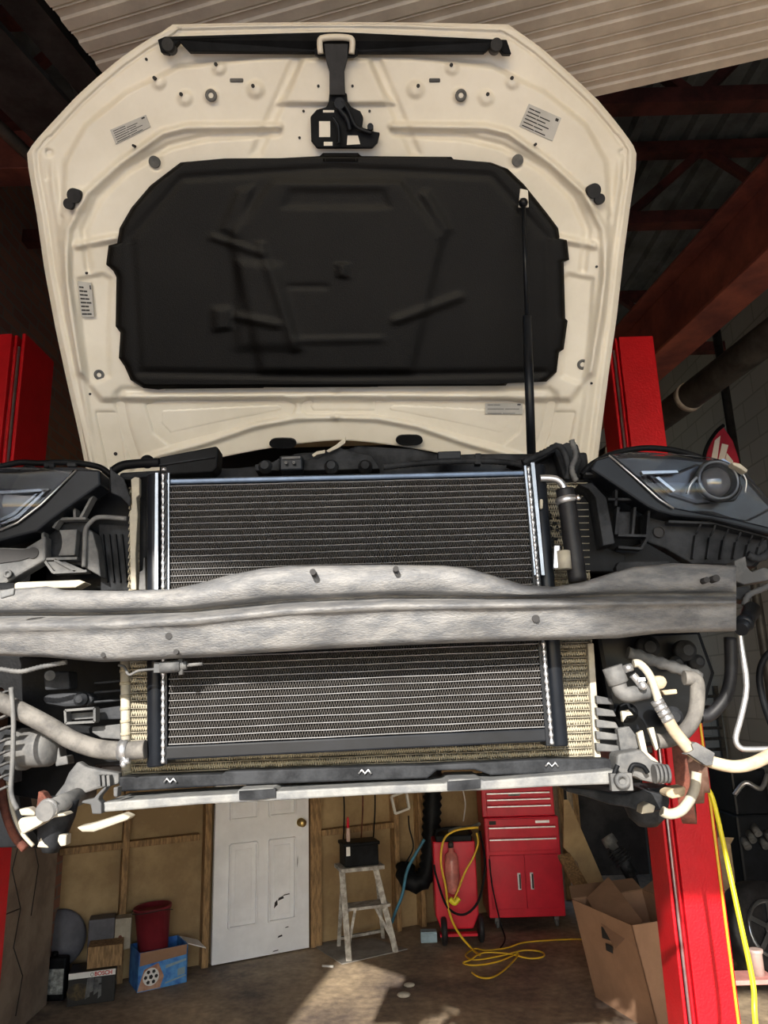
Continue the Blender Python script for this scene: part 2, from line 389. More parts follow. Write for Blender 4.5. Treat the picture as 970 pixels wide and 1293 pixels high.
# big rust-red I-beam with pipe below it
A0, A1 = PZ(970, 196, 3.85), PZ(776, 415, 3.85)
dr = (A1 - A0).normalized(); sidev = Vector((dr.y, -dr.x, 0)).normalized(); s0, s1 = A0 - dr * 2.5, A1 + dr * 3.2
ib = empty('steel_beam', s0, 'thick rust-red steel I-beam slanting overhead above the right headlight', 'steel beam')
U = Vector((0, 0, 1))
def ibx(name, o0, w, h, zc): MB().bar(s0 + sidev * o0 + U * zc, s1 + sidev * o0 + U * zc, w, h).build(name, ibeam_m, ib, bevel=.003)
ibx('bottom_flange', .09, .18, .016, -.34); ibx('web', .09, .012, .32, -.17); ibx('top_flange', .09, .18, .016, 0)
pp = MB(); q0, q1 = s0 + sidev * .36 - U * .42, s1 + sidev * .36 - U * .42
pp.cyl(q0, q1, .075, n=24)
pipe = tag(pp.build('overhead_pipe', steel_dk), 'dark round pipe running beneath the rust-red steel beam', 'pipe')
for i in range(5):
    c = q0.lerp(q1, .28 + .13 * i); MB().cyl(c - dr * .02, c + dr * .02, .081, n=24).build('pipe_band', mat('pipe_tape', (.30, .27, .24), .7), pipe)
# beam on the left
b0 = P(-40, 190, 2.8); b1 = P(120, 176, 2.8)
tag(MB().box(((WX0 + b1.x) / 2, 2.86, b0.z), (b1.x - WX0, .12, .20)).build('wall_beam', ibeam_m, bevel=.004), 'short dull red steel beam reaching from the left wall behind the open hood', 'steel beam')

# raised ribbed overhead door
PD = Vector((.966, -.259, 0)); PN = Vector((-.259, -.966, 0)); PC = Vector((-.67, 2.36, 3.75))
od = empty('overhead_door', PC, 'raised overhead door of cream ribbed steel above the hood', 'garage door')
for j in range(8):
    mb = MB(); vs = []; W0 = .46
    prof = []
    for i in range(6):
        t = i * W0 / 6; prof += [(t + .002, .010), (t + .006, 0), (t + .040, 0), (t + .046, .006), (t + .068, .006), (t + .074, 0)]
    prof += [(W0 - .003, 0), (W0 - .001, .010)]
    n = len(prof); base = PC + PN * (j * W0)
    for e in (0, 2.05):
        for t, h in prof: vs.append(base + PD * e + PN * t + U * h)
    for e in (0, 2.05):
        for t, h in prof: vs.append(base + PD * e + PN * t + U * (.045))
    fs = [(i, i + 1, n + i + 1, n + i) for i in range(n - 1)] + [(2 * n + i, 3 * n + i, 3 * n + i + 1, 2 * n + i + 1) for i in range(n - 1)]
    fs += [(0, n, 3 * n, 2 * n), (n - 1, 3 * n - 1, 4 * n - 1, 2 * n - 1)] + [(i, 2 * n + i, 2 * n + i + 1, i + 1) for i in range(n - 1)] + [(n + i, n + i + 1, 3 * n + i + 1, 3 * n + i) for i in range(n - 1)]
    mb.add(vs, fs); mb.build('door_panel', panel_m, od)
tr = empty('door_track', PC - PD * .14, 'dark steel track along the left side of the raised ribbed door', 'door track')
MB().bar(PC - PD * .10 - PN * .5 + U * .06, PC - PD * .10 + PN * 3.5 + U * .06, .10, .04).build('rail', steel_dk, tr)
MB().bar(PC - PD * .30 - PN * 1.3 + U * .03, PC - PD * .30 + PN * 3.5 + U * .03, .22, .02).build('side_plate', steel_dk, tr)
MB().tube([PC - PD * .50 - PN * 1.5 + U * .05, PC - PD * .50 + PN * 3.5 + U * .05], .022, smooth=False).build('torsion_tube', mat('dull_pipe', (.16, .14, .12), .5, .5), tr)

# ------------------------------------------------------------------ two-post lift
def lift_post(x0, x1, Y, d, h, label, mir=1):
    t = empty('lift_post', ((x0 + x1) / 2, Y + d / 2, 0), label, 'car lift post')
    w = x1 - x0; m = MB()
    # C section
    gx = x0 + w * .30 if mir > 0 else x1 - w * .30
    m.box(((x0 + x1) / 2 + mir * w * .12, Y + d / 2, h / 2), (w * .76, d, h))
    m.box((x0 + w * .03 if mir > 0 else x1 - w * .03, Y + d / 2, h / 2), (w * .06, d, h))
    m.box((gx - mir * w * .12, Y + d * .75, h / 2), (w * .26, d * .4, h))
    m.box((gx - mir * w * .105, Y + d * .3, h / 2), (w * .05, d * .5, h))
    m.build('column', post_red, t, bevel=.004)
    MB().box(((x0 + x1) / 2, Y + d / 2, .012), (w + .14, d + .16, .024)).build('base_plate', steel_dk, t, bevel=.003)
    for f in (.155, .25):
        MB().cyl((x0 + w * f if mir > 0 else x1 - w * f, Y + .03, .05), (x0 + w * f if mir > 0 else x1 - w * f, Y + .03, h - .05), .006).build('guide_cable', alu, t)
    MB().box((x1 - .012 if mir > 0 else x0 + .012, Y - .004, h / 2 - .6), (.008, .006, h - 1.3)).build('edge_strip', yellow, t)
    # swing arms under the car
    cx = (x0 + x1) / 2
    tgt = (.55 if mir > 0 else -.68)
    MB().box((cx - mir * .20, Y + d / 2, 1.70), (.24, d * .8, .08)).build('carriage', steel_dk, t, bevel=.005)
    for yy in (2.3, 3.9):
        MB().bar((cx - mir * .22, Y + d / 2, 1.70), (tgt, yy, 1.70), .09, .07).build('swing_arm', steel_dk, t)
lift_post(.985, 1.18, 2.9, .18, 3.37, 'red lift post behind the right headlight, with yellow edge strip and silver cables', 1)
lift_post(-1.78, -1.53, 2.9, .28, 3.47, 'red lift post at the left edge, behind the left headlight', -1)

# ================================================================== CAR
car = empty('car', (-.06, 2.6, 1.7), 'white car raised on the lift with its hood open and front bumper removed', 'car')
# --- shell behind the hood
sh = MB()
sec = [  # Y, half width, z bottom, z shoulder, half roof, z roof
    (2.25, .84, 1.75, 2.40, .70, 2.42), (2.9, .88, 1.74, 2.46, .60, 2.90), (3.5, .89, 1.74, 2.48, .58, 2.96), (4.4, .89, 1.74, 2.49, .56, 2.93), (5.0, .87, 1.66, 2.50, .52, 2.66), (5.55, .80, 1.74, 2.46, .55, 2.50)]
vs = []; fs = []; nn = 8
for (Y, hw, zb, zs, hr, zr) in sec:
    cx = -.10
    for (sx, z) in ((-hw * .9, zb), (-hw, zb + .12), (-hw, zs - .06), (-hr, zr), (hr, zr), (hw, zs - .06), (hw, zb + .12), (hw * .9, zb)): vs.append((cx + sx, Y, z))
for j in range(len(sec) - 1):
    for i in range(nn): fs.append((j * nn + i, j * nn + (i + 1) % nn, (j + 1) * nn + (i + 1) % nn, (j + 1) * nn + i))
fs += [list(range(nn))[::-1], [(len(sec) - 1) * nn + i for i in range(nn)]]
sh.add(vs, fs); sh.build('body_shell', white_paint, car, bevel=.03, seg=3)
ws = MB(); ws.slab([(-.72, 2.33, 2.47), (.52, 2.33, 2.47), (.46, 2.86, 2.88), (-.66, 2.86, 2.88)], (0, -.012, .012)); ws.build('windshield', blk_metal, car)
for s, cx in ((-1, -.92), (1, .72)):
    MB().slab([(cx, 1.66, 2.16), (cx, 2.3, 2.12), (cx, 2.3, 2.37), (cx, 1.9, 2.36), (cx, 1.62, 2.30)], (s * .05, 0, 0)).build('fender', white_paint, car, bevel=.01)
# engine bay
eb = MB()
eb.box((-.13, 1.90, 2.02), (1.36, .78, .36)); eb.box((-.13, 1.56, 2.03), (1.24, .1, .50))
eb.box((-.3, 1.85, 2.22), (.5, .4, .10)); eb.box((.25, 1.9, 2.22), (.35, .4, .12))
eb.build('engine', blk_metal, car, bevel=.012)

# --- hood -------------------------------------------------------
def hk(x, y):
    d = ray(x, y); return d, 2.268 / (d.y + .614 * d.z)
HN = Vector((0, 1, .614)).normalized()
def HP(x, y, h=0):
    """point on the hood's plane, h metres out of it towards the front (its underside)"""
    d, kk = hk(x, y); u = (x - 424) / 390.0; v = (y - 330) / 300.0
    crown = .045 * (u * u) + .02 * v * v
    return EYE + d * (kk * (1 - (h + crown) / (d.length * kk)))
OUT = [(218, 31), (205, 40), (180, 54), (150, 75), (120, 100), (95, 123), (70, 150), (48, 174), (34, 192), (36, 214), (46, 270), (56, 340), (70, 415), (84, 480), (100, 550), (108, 590), (112, 606)]
OUTR = [(642, 33), (655, 40), (683, 60), (706, 80), (732, 104), (755, 126), (775, 150), (792, 172), (804, 190), (803, 214), (796, 260), (788, 320), (779, 400), (769, 470), (760, 540), (755, 580), (752, 606)]
def interp(tab, y):
    tab = sorted(tab, key=lambda p: p[1])
    if y <= tab[0][1]: return tab[0][0]
    for a, b in zip(tab, tab[1:]):
        if y <= b[1]: return a[0] + (b[0] - a[0]) * (y - a[1]) / max(1e-6, b[1] - a[1])
    return tab[-1][0]
def mir(pts): return [(848 - a, b) for a, b in pts]
def sst(e0, e1, v):
    t = max(0, min(1, (v - e0) / (e1 - e0))); return t * t * (3 - 2 * t)
def dseg(x, y, pl, closed=False):
    best = 1e9
    n = len(pl)
    for i in range(n if closed else n - 1):
        ax, ay = pl[i]; bx, by = pl[(i + 1) % n]
        dx, dy = bx - ax, by - ay; L = dx * dx + dy * dy
        t = 0 if L == 0 else max(0, min(1, ((x - ax) * dx + (y - ay) * dy) / L))
        d = (x - ax - t * dx) ** 2 + (y - ay - t * dy) ** 2
        if d < best: best = d
    return math.sqrt(best)
def inside(x, y, pl):
    c = False; n = len(pl)
    for i in range(n):
        ax, ay = pl[i]; bx, by = pl[(i + 1) % n]
        if (ay > y) != (by > y) and x < (bx - ax) * (y - ay) / (by - ay) + ax: c = not c
    return c
def sd(x, y, pl):
    d = dseg(x, y, pl, True); return -d if inside(x, y, pl) else d
# relief of the stamped inner panel.  plateau: (polygon, height, soft edge px);  ridge: (polyline, height, half width px)
G1 = [(128, 590), (112, 520), (92, 400), (80, 300), (84, 200), (112, 152), (160, 112), (222, 78), (330, 68), (424, 66)]
BAND = [(100, 470), (84, 400), (76, 300), (82, 205), (108, 158), (160, 116), (226, 84), (330, 74), (424, 72), (518, 74), (622, 84), (688, 116), (740, 158), (766, 205), (772, 300), (764, 400), (748, 470), (720, 505), (424, 505), (128, 505)]
LEDGE = [(112, 470), (100, 360), (96, 290), (108, 256), (140, 222), (180, 192), (222, 176), (300, 170), (350, 166), (352, 158), (300, 158), (230, 160), (205, 168), (150, 205), (108, 245), (84, 290), (82, 360), (98, 470)]
plate = [(BAND, .024, 4)]
def rim(d): return [(a + d, b) for a, b in OUT[7:]], [(a - d, b) for a, b in OUTR[7:]], [(a + d * .6, b + d * .7) for a, b in OUT[:8]] + [], [(a - d * .6, b + d * .7) for a, b in OUTR[:8]], [(218 + d * .6, 31 + d * .7), (430, 29 + d * .7), (642 - d * .6, 33 + d * .7)]
POL = []
for f in (lambda p: p, mir):
    POL += [
        (f([(186, 512), (205, 505), (358, 503), (372, 512), (368, 524), (330, 530), (285, 542), (215, 560), (196, 545)]), -.014, 6),
        (f([(203, 516), (350, 509), (360, 514), (355, 520), (300, 530), (215, 549), (202, 535)]), .010, 3),
        (f([(99, 352), (130, 346), (141, 352), (137, 420), (139, 475), (112, 486), (104, 430)]), -.008, 4),
        (f([(121, 520), (146, 520), (160, 590), (136, 592)]), -.006, 2),
        (f([(381, 76), (470 - 46, 76), (470 - 46, 132), (350, 132), (362, 118)]), .012, 4),
        (f([(58, 188), (66, 190), (64, 225), (58, 228)]), -.006, 2), (f([(76, 272), (81, 274), (80, 300), (74, 302)]), -.006, 2),
        (f([(372, 66), (388, 66), (330, 195), (316, 196)]), -.006, 5),
    ]
POL += [([(386, 503), (480, 503), (487, 512), (480, 524), (388, 524), (381, 513)], -.012, 5), ([(395, 506), (473, 506), (479, 512), (474, 520), (395, 520), (390, 512)], .009, 3)]
RID = []
for f in (lambda p: p, mir):
    RID += [(f([(100, 470), (84, 360), (86, 290), (110, 244), (152, 206), (206, 168), (235, 161), (352, 160)]), .010, 5),
            (f([(112, 340), (106, 290), (124, 250), (158, 216), (214, 184), (260, 173), (350, 168)]), -.006, 5),
            (f([(62, 200), (90, 380), (118, 590)]), .006, 5),
            (f([(165, 588), (200, 575), (262, 558), (320, 538), (372, 528), (424, 526)]), .009, 5),
            (f([(155, 493), (250, 494), (424, 492)]), -.006, 5),
            (f([(150, 500), (158, 540), (175, 592)]), -.008, 7),
            (f([(97, 310), (146, 300)]), .010, 5)]
DIMP = []
for f in (lambda p: p, mir):
    DIMP += [(f([(201, 104)])[0], .008, 8), (f([(277, 87)])[0], .008, 8), (f([(234, 124)])[0], .008, 9), (f([(267, 121)])[0], .010, 8), (f([(323, 114)])[0], .010, 10), (f([(217, 62)])[0], .006, 13), (f([(98, 253)])[0], .010, 14), (f([(198, 207)])[0], -.004, 9)]
def bbox(pl): return min(p[0] for p in pl), max(p[0] for p in pl), min(p[1] for p in pl), max(p[1] for p in pl)
RID = [(pl, h * 1.5, w) for pl, h, w in RID] + [(pl, -.007, 2.5) for pl in rim(13)]
POL = [(pl, h * 1.3, w * .8) for pl, h, w in POL]
FE = [(pl, h, w, bbox(pl), 0) for pl, h, w in plate + POL] + [(pl, h, w, bbox(pl), 1) for pl, h, w in RID]
def relief(x, y):
    r = 0
    for pl, h, w, bb, kind in FE:
        m = w * 1.6 + 2
        if x < bb[0] - m or x > bb[1] + m or y < bb[2] - m or y > bb[3] + m: continue
        if kind == 0: r += h * (1 - sst(-w, w, sd(x, y, pl)))
        else: r += h * (1 - sst(0, w * 1.5, dseg(x, y, pl)))
    for (cx, cy), h, rr in DIMP:
        d = math.hypot(x - cx, y - cy)
        if d < rr * 1.5: r += h * (1 - sst(rr * .4, rr * 1.4, d))
    return r
def arc_b(x): # rear edge of the hood (px)
    u = (x - 430) / 330.0; return 556 + 70 * abs(u) ** 1.5 if abs(u) < 1 else 626
def grid_hood(nx, ny, inset, hf, y0=31, edge_drop=.0):
    mb = MB(); vs = []; fs = []
    for j in range(ny + 1):
        t = (j / ny) ** 1.0
        for i in range(nx + 1):
            s_ = i / nx; yn = y0 + inset + (606 - y0 - inset) * t
            xl, xr = interp(OUT, yn) + inset, interp(OUTR, yn) - inset
            x = xl + (xr - xl) * s_
            yb = min(606, arc_b(x)); y = y0 + inset + (yb - y0 - inset) * t
            if yb < 606:
                pass
            arch = 3.0 * (1 - ((x - 430) / 215) ** 2) * (1 - t) ** 6 if abs(x - 430) < 215 else 0
            h = hf(x, y)
            vs.append(HP(x, y - arch, h))
    for j in range(ny):
        for i in range(nx): a = j * (nx + 1) + i; fs.append((a, a + 1, a + nx + 2, a + nx + 1))
    mb.add(vs, fs, True); return mb, vs, nx, ny
# outer skin: rim folded around the inner panel, closed behind
mb, vsk, nx, ny = grid_hood(60, 60, 0, lambda x, y: 0.0)
hood = mb.build('hood', cream, car)
sol = hood.modifiers.new('solid', 'SOLIDIFY'); sol.thickness = .022; sol.offset = 1
nrm = hood.data.polygons[0].normal
sol.offset = -1 if nrm.dot(HN) < 0 else 1
mb, vsk, nx, ny = grid_hood(310, 250, 5, lambda x, y: .006 + relief(x, y))
inner = mb.build('inner_panel', cream, hood)
s2 = inner.modifiers.new('solid', 'SOLIDIFY'); s2.thickness = .006; s2.offset = -1 if inner.data.polygons[0].normal.dot(HN) < 0 else 1
# insulation pad
PAD = [(228, 205), (283, 200), (286, 203), (404, 197), (408, 193), (452, 193), (456, 197), (570, 198), (573, 201), (620, 205), (641, 213), (662, 233), (690, 268), (705, 288), (707, 301), (716, 303), (719, 328), (712, 331), (714, 402), (717, 405), (712, 441), (706, 445), (703, 470), (690, 482), (641, 484), (638, 488), (575, 488), (572, 484), (480, 485), (477, 489), (410, 489), (407, 485), (335, 487), (332, 491), (275, 491), (271, 487), (216, 490), (200, 492), (181, 490), (165, 480), (157, 462), (150, 452), (152, 420), (146, 412), (147, 350), (143, 342), (134, 334), (137, 310), (148, 307), (151, 288), (166, 262), (190, 234)]
def rows(poly, y):
    xs = []
    for i in range(len(poly)):
        ax, ay = poly[i]; bx, by = poly[(i + 1) % len(poly)]
        if (ay > y) != (by > y): xs.append(ax + (bx - ax) * (y - ay) / (by - ay))
    return (min(xs), max(xs)) if len(xs) > 1 else None
PADF = [([(345, 228), (505, 228), (560, 300), (520, 470), (330, 470), (290, 300)], .012, 6, 0), ([(365, 240), (485, 240), (492, 262), (358, 262)], -.008, 5, 0),
        ([(300, 330), (352, 335), (380, 440), (300, 440)], .010, 8, 0), ([(330, 310), (360, 400), (372, 440)], .008, 6, 1), ([(500, 405), (580, 375)], .010, 6, 1), ([(300, 400), (350, 410)], .010, 6, 1),
        ([(280, 290), (300, 240), (320, 235), (300, 300)], .010, 5, 0), ([(540, 240), (570, 290), (560, 300), (530, 245)], .010, 5, 0), ([(365, 362), (412, 362)], -.006, 3, 1), ([(375, 430), (480, 428)], .006, 5, 1),
        ([(427, 333), (437, 333), (439, 350), (427, 350)], .012, 3, 0), ([(270, 390), (290, 388), (292, 415), (270, 418)], .012, 4, 0), ([(270, 300), (330, 320)], .008, 5, 1), ([(175, 470), (165, 300), (230, 225), (424, 212), (620, 222), (690, 300), (695, 470), (424, 475), (175, 470)], -.006, 5, 1)]
def padh(x, y):
    r = .052
    for pl, h, w, kd in PADF:
        r += .5 * h * (1 - sst(-w, w, sd(x, y, pl))) if kd == 0 else .5 * h * (1 - sst(0, w * 1.5, dseg(x, y, pl)))
    return r
ys = sorted(set([y for _, y in PAD] + [193.05 + (491.9 - 193.05) * i / 90 for i in range(91)]))
ys = [y for y in ys if 193.04 < y < 491.95]; ys = [193.05] + ys
vs = []; fs = []; nx = 120
top = []
for y in ys:
    e = rows(PAD, y + .01) or rows(PAD, y - .02)
    for i in range(nx + 1):
        x = e[0] + (e[1] - e[0]) * i / nx; edge = min(x - e[0], e[1] - x, 60); d = min(edge, y - 193, 492 - y)
        vs.append(HP(x, y, padh(x, y) - .008 * (1 - sst(0, 7, d)))); 
for j in range(len(ys) - 1):
    for i in range(nx): a = j * (nx + 1) + i; fs.append((a, a + 1, a + nx + 2, a + nx + 1))
pm = MB(); pm.add(vs, fs, True); pad = pm.build('insulation_pad', pad_m, hood)
s3 = pad.modifiers.new('solid', 'SOLIDIFY'); s3.thickness = .022; s3.offset = -1 if pad.data.polygons[len(fs) // 2].normal.dot(HN) < 0 else 1
def hslab(name, pts, h, t, m, bevel=.0015, parent=None):
    return MB().slab([HP(a, b, h) for a, b in pts], HN * t).build(name, m, parent or hood, bevel)
def hcyl(mb, x, y, r, h0, h1, n=18):
    a = HP(x, y, h0); mb.cyl(a, a - HN * (h1 - h0), r, n=n)
# front rubber strip
hslab('front_seal', [(203, 66), (199, 50), (208, 46), (424, 40), (640, 50), (646, 68), (636, 68), (626, 54), (612, 66), (424, 66), (238, 65), (226, 52), (212, 68)], .042, .02, plastic)
for X_ in (217, 624):
    m_ = MB(); hcyl(m_, X_ if X_ < 400 else X_, 62, .013, .02, .056); m_.build('rubber_stop', rubber, hood)
for (xa, ya, xb, yb) in ((101, 249, 93, 259), (745, 243, 753, 253)):
    m_ = MB(); hcyl(m_, xa, ya, .016, .02, .058); hcyl(m_, xb, yb, .012, .02, .052); m_.build('rubber_stop', rubber, hood)
for X_ in (198, 652):
    m_ = MB(); hcyl(m_, X_, 206 if X_ < 400 else 204, .013, .012, relief(X_, 205) + .014); m_.build('hole_plug', greyp, hood)
m_ = MB()
for (x, y, r) in ((201, 104, .004), (277, 87, .004), (234, 124, .004), (323, 114, .004), (568, 88, .004), (643, 104, .004), (613, 124, .004), (527, 114, .004), (186, 76, .003), (176, 188, .003), (672, 186, .003), (115, 345, .003), (115, 497, .003), (749, 337, .003), (745, 483, .003), (404, 115, .003), (446, 115, .003), (385, 144, .003), (467, 144, .003), (380, 177, .003), (146, 573, .005)):
    m_ = MB(); hcyl(m_, x, y, r, .0, relief(x, y) + .0085, 12); m_.build('drilled_hole', ink, hood)
for x, y in ((267, 121), (582, 121), (126, 473), (735, 460)):
    m_ = MB(); h = relief(x, y); a = HP(x, y, h + .002); m_.lathe([(.013, 0), (.013, .006), (.006, .006), (.006, .003)], a, -HN, 18); m_.build('clip_ring', greyp, hood)
for x in (357, 517):
    m_ = MB(); y0 = 560 if x < 400 else 556
    m_.slab([HP(x + 17 * math.copysign(abs(math.cos(a)) ** .5, math.cos(a)), y0 + 6.5 * math.sin(a), .030) for a in [2 * math.pi * i / 20 for i in range(20)]], HN * .012); m_.build('slot_plug', plastic, hood)
m_ = MB()
for x0, x1, y in ((290, 307, 101), (542, 556, 101)): MB().slab([HP(x0, y - 2.5, .034), HP(x1, y - 2.5, .034), HP(x1, y + 2.5, .034), HP(x0, y + 2.5, .034)], HN * .008).build('slotted_hole', greyp, hood, bevel=.002)
# labels (text too small to read: ruled lines)
def hlabel(c, n_lines):
    (x0, y0), (x1, y1), (x2, y2), (x3, y3) = c
    hm = .008 + max(relief(*p) for p in c)
    lb = hslab('warning_label', c, hm + .001, .002, label_m, bevel=0)
    m_ = MB(); 
    def q(u, v): return HP((x0 * (1 - u) + x1 * u) * (1 - v) + (x3 * (1 - u) + x2 * u) * v, (y0 * (1 - u) + y1 * u) * (1 - v) + (y3 * (1 - u) + y2 * u) * v, hm + .0016)
    for i in range(n_lines):
        v = .14 + .76 * i / (n_lines - 1); e = random.uniform(.62, .93) if i else .4
        for (a, b) in ((.06, e * .55), (e * .58, e)):
            m_.slab([q(a, v), q(b, v), q(b, v + .045), q(a, v + .045)], HN * .0005)
    m_.slab([q(.86, .08), q(.95, .08), q(.95, .2), q(.86, .2)], HN * .0005)
    m_.build('label_print', ink, hood)
hlabel([(139, 164), (184, 145), (190, 160), (146, 182)], 6)
hlabel([(668, 131), (709, 149), (698, 178), (656, 159)], 6)
hlabel([(98, 355), (115, 357), (119, 400), (103, 400)], 8)
hlabel([(613, 509), (660, 509), (660, 523), (613, 523)], 3)
# latch assembly
lt = hslab('hood_latch', [(392, 147), (400, 138), (412, 135), (415, 128), (416, 117), (438, 117), (439, 128), (444, 135), (455, 140), (459, 148), (457, 160), (466, 165), (480, 167), (477, 180), (470, 187), (400, 187), (393, 178)], .060, .014, plastic, bevel=.003)
hslab('latch_webbing', [(409, 55), (440, 55), (439, 74), (435, 90), (436, 120), (416, 120), (416, 90), (411, 74)], .074, .004, rubber)
m_ = MB(); m_.tube([HP(x, y, .076) for x, y in ((405, 68), (404, 52), (409, 48), (425, 47), (440, 48), (445, 52), (444, 68))], .0065, sub=4); m_.build('latch_loop', cream, hood)
hslab('latch_bracket', [(397, 61), (404, 61), (404, 68), (445, 68), (445, 61), (452, 61), (452, 68), (447, 71), (402, 71), (397, 68)], .070, .016, plastic)
m_ = MB()
for pts in ([(403, 153), (417, 153), (417, 173), (403, 173)], [(409, 179), (420, 179), (420, 184), (409, 184)], [(439, 171), (452, 171), (455, 182), (438, 183)], [(408, 139), (422, 139), (422, 142), (408, 142)]):
    MB().slab([HP(a, b, .0608) for a, b in pts], HN * .001).build('latch_window', cream, hood)
m_ = MB(); m_.tube([HP(x, y, .070) for x, y in ((424, 128), (430, 140), (438, 150), (442, 165))], .007); m_.tube([HP(x, y, .072) for x, y in ((432, 128), (440, 140), (450, 160), (470, 168))], .005)
m_.tube([HP(x, y, .072) for x, y in ((420, 148), (427, 160), (428, 182))], .004); hcyl(m_, 468, 165, .007, .03, .080); hcyl(m_, 430, 136, .012, .03, .076); m_.build('latch_spring', blk_metal, hood)
# gas strut
s_top = HP(661, 256, .07); s_bot = P(672, 600, 1.62)
st = MB(); mid = s_top.lerp(s_bot, .42); st.cyl(s_top, mid, .005); st.cyl(mid, s_bot, .0105); st.sphere(s_top, .011); st.build('gas_strut', blk_metal, car)
hslab('strut_mount', [(657, 238), (667, 240), (668, 262), (655, 262)], .055, .03, cream)

# --- front crash beam ------------------------------------------
BT = [(-60, 748), (0, 745), (60, 740), (80, 745), (150, 746), (215, 744), (250, 737), (285, 727), (330, 718), (365, 715), (480, 713), (560, 714), (590, 717), (625, 727), (660, 738), (700, 741), (735, 735), (770, 724), (800, 716), (850, 711), (925, 714)]
BG = [(-60, 778), (0, 776), (120, 775), (240, 771), (360, 760), (490, 754), (620, 755), (760, 752), (928, 752)]
BR = [(-60, 800), (0, 798), (150, 794), (250, 788), (360, 776), (490, 770), (640, 768), (780, 766), (930, 764)]
BB = [(-60, 827), (0, 828), (60, 830), (130, 836), (200, 833), (290, 827), (400, 820), (500, 815), (600, 811), (700, 808), (780, 806), (830, 800), (932, 797)]
def fx(tab, x):
    if x <= tab[0][0]: return tab[0][1]
    for a, b in zip(tab, tab[1:]):
        if x <= b[0]: return a[1] + (b[1] - a[1]) * (x - a[0]) / (b[0] - a[0])
    return tab[-1][1]
def beamY(x): u = (x - 450) / 480.0; return 1.155 + .075 * u * u
prof = [(0, .075), (0, .035), (.01, .020), (.05, .013), (.20, .009), (.42, .010), (.485, .026), (.52, .044), (.56, .040), (.60, .010), (.65, -.012), (.70, -.016), (.745, -.004), (.80, .001), (.95, .002), (.985, .010), (1.0, .024), (1.0, .075)]
mb = MB(); vs = []; NXB = 200
for i in range(NXB + 1):
    x = -60 + 990 * i / NXB
    yt, yg, yr, yb = fx(BT, x), fx(BG, x), fx(BR, x), fx(BB, x)
    for v, dd in prof:
        y = yt + (yg - yt) * (v / .545) if v <= .545 else (yg + (yr - yg) * ((v - .545) / .20) if v <= .745 else yr + (yb - yr) * ((v - .745) / .255))
        w = .0025 * math.sin(x * .031 + v * 7) + .002 * math.sin(x * .013 + 2) + .0015 * math.sin(x * .07 + v * 3)
        vs.append(P(x, y, beamY(x) + dd + w))
n = len(prof)
fs = [(i * n + j, i * n + j + 1, (i + 1) * n + j + 1, (i + 1) * n + j) for i in range(NXB) for j in range(n - 1)]
fs += [(i * n + n - 1, i * n, (i + 1) * n, (i + 1) * n + n - 1) for i in range(NXB)]
fs += [list(range(n)), [NXB * n + j for j in range(n)][::-1]]
mb.add(vs, fs, True); beam = mb.build('crash_beam', alu_dirty, car)
m_ = MB()
for x, y, r in ((395, 722, .005), (500, 718, .0045), (677, 781, .006), (213, 803, .0055), (130, 827, .004), (905, 730, .006), (893, 732, .005), (222, 823, .004)):
    v_ = (y - fx(BT, x)) / (fx(BB, x) - fx(BT, x)); yy = beamY(x)
    a = P(x, y, yy - (.010 if v_ < .5 else .004)); MB().cyl(a, a + Vector((0, .03, 0)), r, n=14).build('bolt_hole', ink, beam)
pslab('mounting_plate', [(778, 716), (782, 709), (845, 708), (849, 716), (849, 722), (780, 724)], 1.27, .02, dusty, beam)
for x0, x1 in ((-60, 78), (855, 915)): # crush cans behind the beam ends
    pslab('crush_can', [(x0, 735 if x0 < 0 else 722), (x1, 735 if x0 < 0 else 722), (x1, 786), (x0, 790)], 1.30, .09, plastic, car, bevel=.006)
pslab('torn_foil', [(0, 746), (18, 742), (17, 751), (0, 756)], 1.15, .006, bar_m, beam)

# --- front cooler (black tanks, bare core) ----------------------
RY = 1.265
def Q(u, v, o=0):
    a, b = P(209, 604, RY), P(668, 593, RY); c, d = P(207, 962, RY), P(699, 938, RY)
    p = (a * (1 - u) + b * u) * (1 - v) + (c * (1 - u) + d * u) * v
    return p + Vector((0, o, 0))
def rad_core(Qf, u0, u1, v0, v1, ntube, nfin, depth, parent, tm, fm, th=.0008, fe=.0003):
    tb = MB(); fb = MB()
    for r_ in range(ntube + 1):
        v = v0 + (v1 - v0) * r_ / ntube
        NS = 12; vs = []
        for i in range(NS + 1):
            u = u0 + (u1 - u0) * i / NS; w = Vector((0, 0, math.sin(i * 1.7 + r_ * .9) * .0003))
            p = Qf(u, v) + w
            vs += [p + Vector((0, 0, th)), p + Vector((0, -.0012, 0)), p + Vector((0, 0, -th)), p + Vector((0, depth, -th)), p + Vector((0, depth, th))]
        fs = [(i * 5 + j, i * 5 + (j + 1) % 5, (i + 1) * 5 + (j + 1) % 5, (i + 1) * 5 + j) for i in range(NS) for j in range(5)]
        tb.add(vs, fs)
        if r_ < ntube:
            vn = v0 + (v1 - v0) * (r_ + 1) / ntube; vs = []; fs = []
            ph = random.random() * .5
            for i in range(nfin * 2 + 1):
                u = u0 + (u1 - u0) * min(1, max(0, (i + ph * (i % 2)) / (nfin * 2)))
                p = Qf(u, v + (vn - v) * (.1 if i % 2 else .9)); vs += [p + Vector((0, .002, 0)), p + Vector((0, depth, 0))]
            fs = [(i * 2, i * 2 + 1, i * 2 + 3, i * 2 + 2) for i in range(nfin * 2)]
            fb.add(vs, fs)
            e = Vector((fe, 0, 0)); v2 = []
            for i in range(0, len(vs), 2): v2 += [vs[i] - e, vs[i] + e]
            fb.add(v2, fs)
    tb.build('cooling_tubes', tm, parent); fb.build('cooling_fins', fm, parent)
cooler = MB()
cooler.slab([Q(0, 0), Q(1, 0), Q(1, .022), Q(0, .022)], (0, .05, 0))
